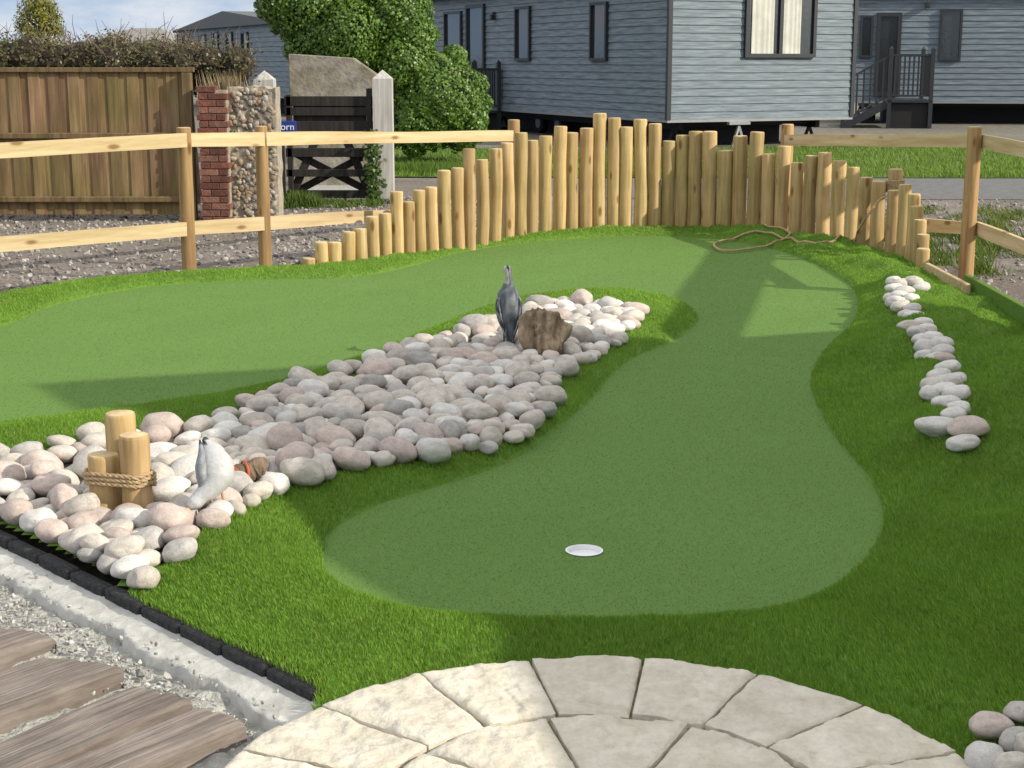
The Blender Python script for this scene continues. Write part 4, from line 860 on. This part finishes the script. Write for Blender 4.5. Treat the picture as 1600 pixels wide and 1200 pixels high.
# ------------------------------------------------------------------ caravans
def lap(b,p0,d,n_out,L_,z0,z1,bh=.155):
    z=z0; d=Vector(d); n_out=Vector(n_out); p0=Vector(p0)
    while z<z1-.01:
        zt=min(z+bh,z1)
        a=p0+n_out*.022; c=p0+n_out*.002
        b.add([a+Vector((0,0,z)),a+d*L_+Vector((0,0,z)),c+d*L_+Vector((0,0,zt)),c+Vector((0,0,zt)),p0+Vector((0,0,z)),p0+d*L_+Vector((0,0,z))],[(0,1,2,3),(4,5,1,0)],0,(1,1,1)); z=zt
def caravan(label,C,th,W,L_,z0,z1,group=None):
    t=thing('static_caravan',label,'static caravan',(C[0],C[1],0),th,group)
    b=MB(); lap(b,(0,0,0),(1,0,0),(0,-1,0),W,z0,z1); b.build('end_wall',M_side,t)
    b=MB(); lap(b,(0,L_,0),(0,-1,0),(-1,0,0),L_,z0,z1); b.build('side_wall',M_side,t)
    b=MB(); b.span(.01,W,.01,L_,z0+.01,z1-.02); b.build('body_shell',M_side,t)
    for x,y in ((0,0),(W,0),(0,L_)):
        b=MB(); b.box((x,y,(z0+z1)/2),(.09,.09,z1-z0)); b.build('corner_trim',M_char,t)
    b=MB(); b.span(-.03,W+.03,-.03,0.0,z0-.05,z0-.001); b.span(-.03,0,.001,L_,z0-.05,z0-.001); b.build('base_trim',M_steel,t)
    e=.15; b=MB(); zr=z1+.55
    b.add([(-e,-e,z1),(W+e,-e,z1),(W/2,-e,zr),(-e,L_+e,z1),(W+e,L_+e,z1),(W/2,L_+e,zr)],[(0,1,2),(5,4,3),(0,2,5,3),(1,4,5,2),(0,3,4,1)]); b.build('roof',M_roof,t)
    b=MB(); b.tube([(-e-.04,-e,z1-.02),(-e-.04,L_+e,z1-.02)],.05,n=8); b.build('gutter',M_char,t)
    b=MB(); b.span(.5,.6,.4,L_-.3,z0-.22,z0-.06); b.span(W-.6,W-.5,.4,L_-.3,z0-.22,z0-.06)
    for k in range(6): b.span(.6,W-.6,.6+k*L_/6.5,.7+k*L_/6.5,z0-.16,z0-.06)
    b.build('chassis',M_dark,t)
    b=MB(); b.span(1.1,W-.9,1.3,1.34,G0,z0-.06); b.span(1.1,1.14,1.34,L_-1,G0,z0-.06); b.span(W-.94,W-.9,1.34,L_-1,G0,z0-.06); b.build('under_shade_panel',M_dark,t)  # dark panels added to give the shade beneath the caravan floor
    for x in (.55,W-.55):
        for y in (.7,L_*.33,L_*.7,L_-.7):
            b=MB(); b.beam((x-.16,y,G0),(x,y,z0-.2),.05,.05); b.beam((x+.16,y,G0),(x,y,z0-.2),.05,.05); b.box((x,y,G0+.03),(.44,.3,.06)); b.build('jack',M_dark,t)
    for y in (L_*.48,L_*.56):
        for x in (.75,W-.72):
            b=MB(); r=(z0-G0)*.44; b.tube([(x-.1,y,G0+r),(x-.07,y,G0+r),(x+.07,y,G0+r),(x+.1,y,G0+r)],[r*.88,r,r,r*.88],n=20); o=b.build('wheel',M_dark,t,smooth=True)
            b=MB(); b.tube([(x-.105,y,G0+r),(x-.11,y,G0+r)],[r*.55,r*.45],n=16); b.build('rim',M_steel,o,smooth=True)
    return t
def window(t,plane,s0,s1,z0,z1,name='window',mull=0,curtain=False,fw=.06):
    def bx(b,a0,a1,o0,o1,q0,q1):
        if plane=='end': b.span(a0,a1,-o1,-o0,q0,q1)
        else: b.span(-o1,-o0,a0,a1,q0,q1)
    b=MB(); bx(b,s0,s0+fw,.004,.085,z0,z1); bx(b,s1-fw,s1,.004,.085,z0,z1); bx(b,s0+fw,s1-fw,.004,.085,z0,z0+fw); bx(b,s0+fw,s1-fw,.004,.085,z1-fw,z1)
    for m in range(mull): c=s0+(s1-s0)*(m+1)/(mull+1); bx(b,c-fw*.55,c+fw*.55,.004,.08,z0+fw,z1-fw)
    o=b.build(name,M_char,t)
    b=MB(); bx(b,s0+fw,s1-fw,.022,.030,z0+fw,z1-fw); b.build('pane',M_glass,o)
    if curtain:
        Wd=s1-s0
        for c0,c1 in ((s0+fw+.05*Wd,s0+fw+.36*Wd),(s0+fw+.46*Wd,s0+fw+.74*Wd)):
            b=MB(); n=64; vs=[]
            for i in range(n+1):
                s_=c0+(c1-c0)*i/n; of=.046+.004*math.sin(i*.42+.8*math.sin(i*.13))+.0015*math.sin(i*1.7)
                for z in (z0+fw+.003,z1-fw-.003): vs.append((s_,-of,z) if plane=='end' else (-of,s_,z))
            b.add(vs,[[2*i,2*i+2,2*i+3,2*i+1] for i in range(n)]); b.build('curtain',M_cloth,o,smooth=True)
    return o
def deck(label,base,rz,Wd,Dd,hgt,gates=True,steps=4,side=-1,rail_h=1.0,gap_front=False):
    t=thing('entrance_deck',label,'deck',base,rz); b=MB(); b.span(0,Wd,0,Dd,hgt-.06,hgt); b.build('platform',M_char,t)
    b=MB(); b.span(.10,Wd-.10,.10,.14,.0,hgt-.062); b.build('skirt',M_dark,t)
    def rl(x0,y0,x1,y1,z00,z11,nb):
        b=MB(); b.beam((x0,y0,z00+rail_h),(x1,y1,z11+rail_h),.06,.05); b.build('handrail',M_char,t)
        b=MB(); b.beam((x0,y0,z00+.12),(x1,y1,z11+.12),.05,.04); b.build('bottom_rail',M_char,t)
        for k in range(1,nb):
            f=k/nb; x=x0+(x1-x0)*f; y=y0+(y1-y0)*f; z=z00+(z11-z00)*f; b=MB(); b.box((x,y,z+.06+rail_h/2),(.045,.045,rail_h-.14)); b.build('baluster',M_char,t)
    def nw(x,y,z):
        b=MB(); b.box((x,y,z/2+rail_h/2+.08),(.10,.10,z+rail_h+.16)); b.add([(x-.05,y-.05,z+rail_h+.16),(x+.05,y-.05,z+rail_h+.16),(x+.05,y+.05,z+rail_h+.16),(x-.05,y+.05,z+rail_h+.16),(x,y,z+rail_h+.24)],[(0,1,4),(1,2,4),(2,3,4),(3,0,4)]); b.build('newel_post',M_char,t)
    nw(.05,.05,hgt); nw(Wd-.05,.05,hgt); nw(Wd-.05,Dd-.05,hgt)
    rl(.05,.05,Wd-.05,.05,hgt,hgt,max(4,int(Wd/.12))); rl(Wd-.05,.05,Wd-.05,Dd-.05,hgt,hgt,max(4,int(Dd/.13)))
    sx=-.28*steps
    for k in range(steps):
        b=MB(); b.span(-.28*(k+1),-.28*k,.08,Dd-.08,hgt-hgt/(steps+1)*(k+1)-.05,hgt-hgt/(steps+1)*(k+1)); b.build('step',M_char,t)
    b=MB(); b.beam((0,.06,hgt-.1),(sx,.06,.02),.05,.2); b.build('stringer',M_char,t)
    nw(sx,.05,.05); rl(sx,.05,.05,.05,.05,hgt,7); return t
C1=(3.11,31.1); TH=R(24.5); W1=4.45; L1=13.2
cv=caravan('big blue grey timber clad caravan in the centre with curtained end window',C1,TH,W1,L1,.44,3.25,None)
def wpx(t,plane,C,th,u0,u1,v0,v1,**k):
    s0,z1=wall_hit(u0,v0,C,th,plane); s1,z0=wall_hit(u1,v1,C,th,plane)
    return window(t,plane,min(s0,s1),max(s0,s1),z0,z1,**k)
o=wpx(cv,'end',C1,TH,1166,1271,-80,90,mull=1,curtain=True,fw=.075)
wpx(cv,'side',C1,TH,926,951,4,95); wpx(cv,'side',C1,TH,808,831,11,95); wpx(cv,'side',C1,TH,697,724,19,77)
wpx(cv,'side',C1,TH,731,760,8,152,name='door',fw=.09)
s_,z=wall_hit(775,27,C1,TH,'side'); b=MB(); b.box((-.10,s_,z),(.12,.12,.14)); b.box((-.05,s_,z+.1),(.1,.05,.05)); b.build('wall_lamp',M_char,cv,bevel=.01)
s_,z=wall_hit(1190,182,C1,TH,'end'); b=MB(); b.beam((s_-.6,-.08,.30),(s_-.75,-.1,G0),.05,.05); b.beam((s_-.6,-.08,.30),(s_-.45,-.1,G0),.05,.05); b.box((s_-.6,-.08,.36),(.5,.1,.06)); b.build('tow_frame',M_steel,cv)
sd_,_z=wall_hit(787,150,C1,TH,'side'); lx,ly=-1.45,sd_
deck('dark entrance deck with railings beside the big caravan door',(C1[0]+lx*math.cos(TH)-ly*math.sin(TH),C1[1]+lx*math.sin(TH)+ly*math.cos(TH),G0),TH,1.38,2.0,.52,steps=2)
# right caravan
C3=(at(1330,150,43.5).x,43.5); TH3=R(-8); 
cv3=caravan('blue grey clad caravan at far right behind the dark entrance deck',C3,TH3,13.5,4.2,.5,3.3)
wpx(cv3,'end',C3,TH3,1371,1403,20,150,name='door',fw=.1); wpx(cv3,'end',C3,TH3,1470,1500,14,95); wpx(cv3,'end',C3,TH3,1345,1362,24,90)
s_,z=wall_hit(1449,8,C3,TH3,'end'); b=MB(); b.box((s_,-.10,z),(.12,.12,.14)); b.build('wall_lamp',M_char,cv3,bevel=.01)
pd=at(1378,158,41.2); deck('dark entrance deck with steps and railings in front of far right caravan',(pd.x,40.6,G0),TH3,1.15,2.2,.72,steps=4,rail_h=1.15)
# far left caravan
Cf=(at(278,60,62).x,62.0); e=at(412,60,51); thf=math.atan2(e.y-62,e.x-Cf[0])
cv4=caravan('distant grey caravan with low roof behind the hedge and ivy',Cf,thf,math.hypot(e.x-Cf[0],e.y-62)+3,4.0,.5,2.75)
for u in (292,318,338,360,384): wpx(cv4,'end',Cf,thf,u-5,u+6,54 if u<330 else 50,84)
# distant house
Yh=95.; xa=at(112,60,Yh).x; xb=at(272,60,Yh).x; ze=at(200,68,Yh).z; zr=at(200,42,Yh).z
t=thing('house','distant low house with grey hipped roof at far left','house',((xa+xb)/2,Yh,G0)); w_=xb-xa
b=MB(); b.span(-w_/2+.3,w_/2-.3,0,7,0,ze-G0); b.build('wall',M_cream,t)
b=MB(); z0_=ze-G0; z1_=zr-G0; b.add([(-w_/2,-.4,z0_),(w_/2,-.4,z0_),(w_/2,7.4,z0_),(-w_/2,7.4,z0_),(-.2,3.5,z1_),(w_/2*.5,3.5,z1_)],[(0,1,5,4),(1,2,5),(2,3,4,5),(3,0,4),(0,3,2,1)]); b.build('roof',M_houseroof,t)
# cabin added unseen beyond the right edge so its gable and lean-to shade the green, with an open pergola added on the far side for a shadow stripe
Ag=Vector((4.40,2.25)); Bg=Vector((6.64,7.4)); gd=(Bg-Ag); Lg=gd.length; gd.normalize(); thg=math.atan2(gd.y,gd.x)
t=thing('occluder','dark timber cabin with gabled roof unseen, added to shade the green','occluder',(Ag.x,Ag.y,G0),thg); he=2.6-G0; ha=4.45-G0; ta=2.45; zl=1.15-G0; ll=-4.2
b=MB(); b.add([(0,0,0),(Lg,0,0),(Lg,0,he-.06),(ta,0,ha-.06),(0,0,he-.06),(0,-5,0),(Lg,-5,0),(Lg,-5,he-.06),(ta,-5,ha-.06),(0,-5,he-.06)],[(0,4,3,2,1),(5,6,7,8,9),(0,5,9,4),(1,2,7,6)])
b.add([(0,0.003,0),(0,.003,he-.08),(ll,.003,zl-.05),(ll,.003,0),(ll,-3,zl-.05),(ll,-3,0)],[(0,1,2,3),(3,2,4,5)]); b.build('wall',M_oldfence,t)  # added lean-to wall, sloped to set the near edge of the shade
b=MB(); b.add([(0,.02,he-.03),(ta,.02,ha),(Lg+.05,.02,he-.03),(0,-5.1,he-.03),(ta,-5.1,ha),(Lg+.05,-5.1,he-.03),(ll,.02,zl),(ll,-3,zl),(0,-3,he-.03)],[(0,1,4,3),(1,2,5,4),(6,0,8,7)]); b.build('roof',M_roof,t)
b=MB(); b.span(ta-.45,ta+.45,.01,.06,.05,2.05); b.build('door',M_char,t)
pg=thing('shadow_frame','open timber pergola beside the cabin, right of the turf','shadow_frame',(6.6,11.0,G0))
zb=2.3
def pl2(x,y,z): return (x-6.6,y-11.0,z-G0)
q0=(1.136+1.75*zb,9.32-.70*zb); q1_=(2.02+1.75*zb,13.3-.70*zb); dq=Vector((q1_[0]-q0[0],q1_[1]-q0[1])); dq.normalize(); q2=(q1_[0]+dq.x*2.2,q1_[1]+dq.y*2.2); q0=(q0[0]-dq.x*.5,q0[1]-dq.y*.5)
b=MB(); b.beam(pl2(*q0,zb),pl2(*q2,zb),.14,.24); b.build('beam',M_oldfence,pg)  # unseen beam, placed so its shadow stripe crosses the green
b=MB(); b.beam(pl2(*q2,G0-.2),pl2(*q2,zb),.12,.12); b.build('post',M_oldfence,pg)
b=MB(); b.beam(pl2(*q0,G0-.2),pl2(*q0,zb),.12,.12); b.build('post',M_oldfence,pg)
print('stones',len(stones),'turf',len(fx),'green',len(qx))
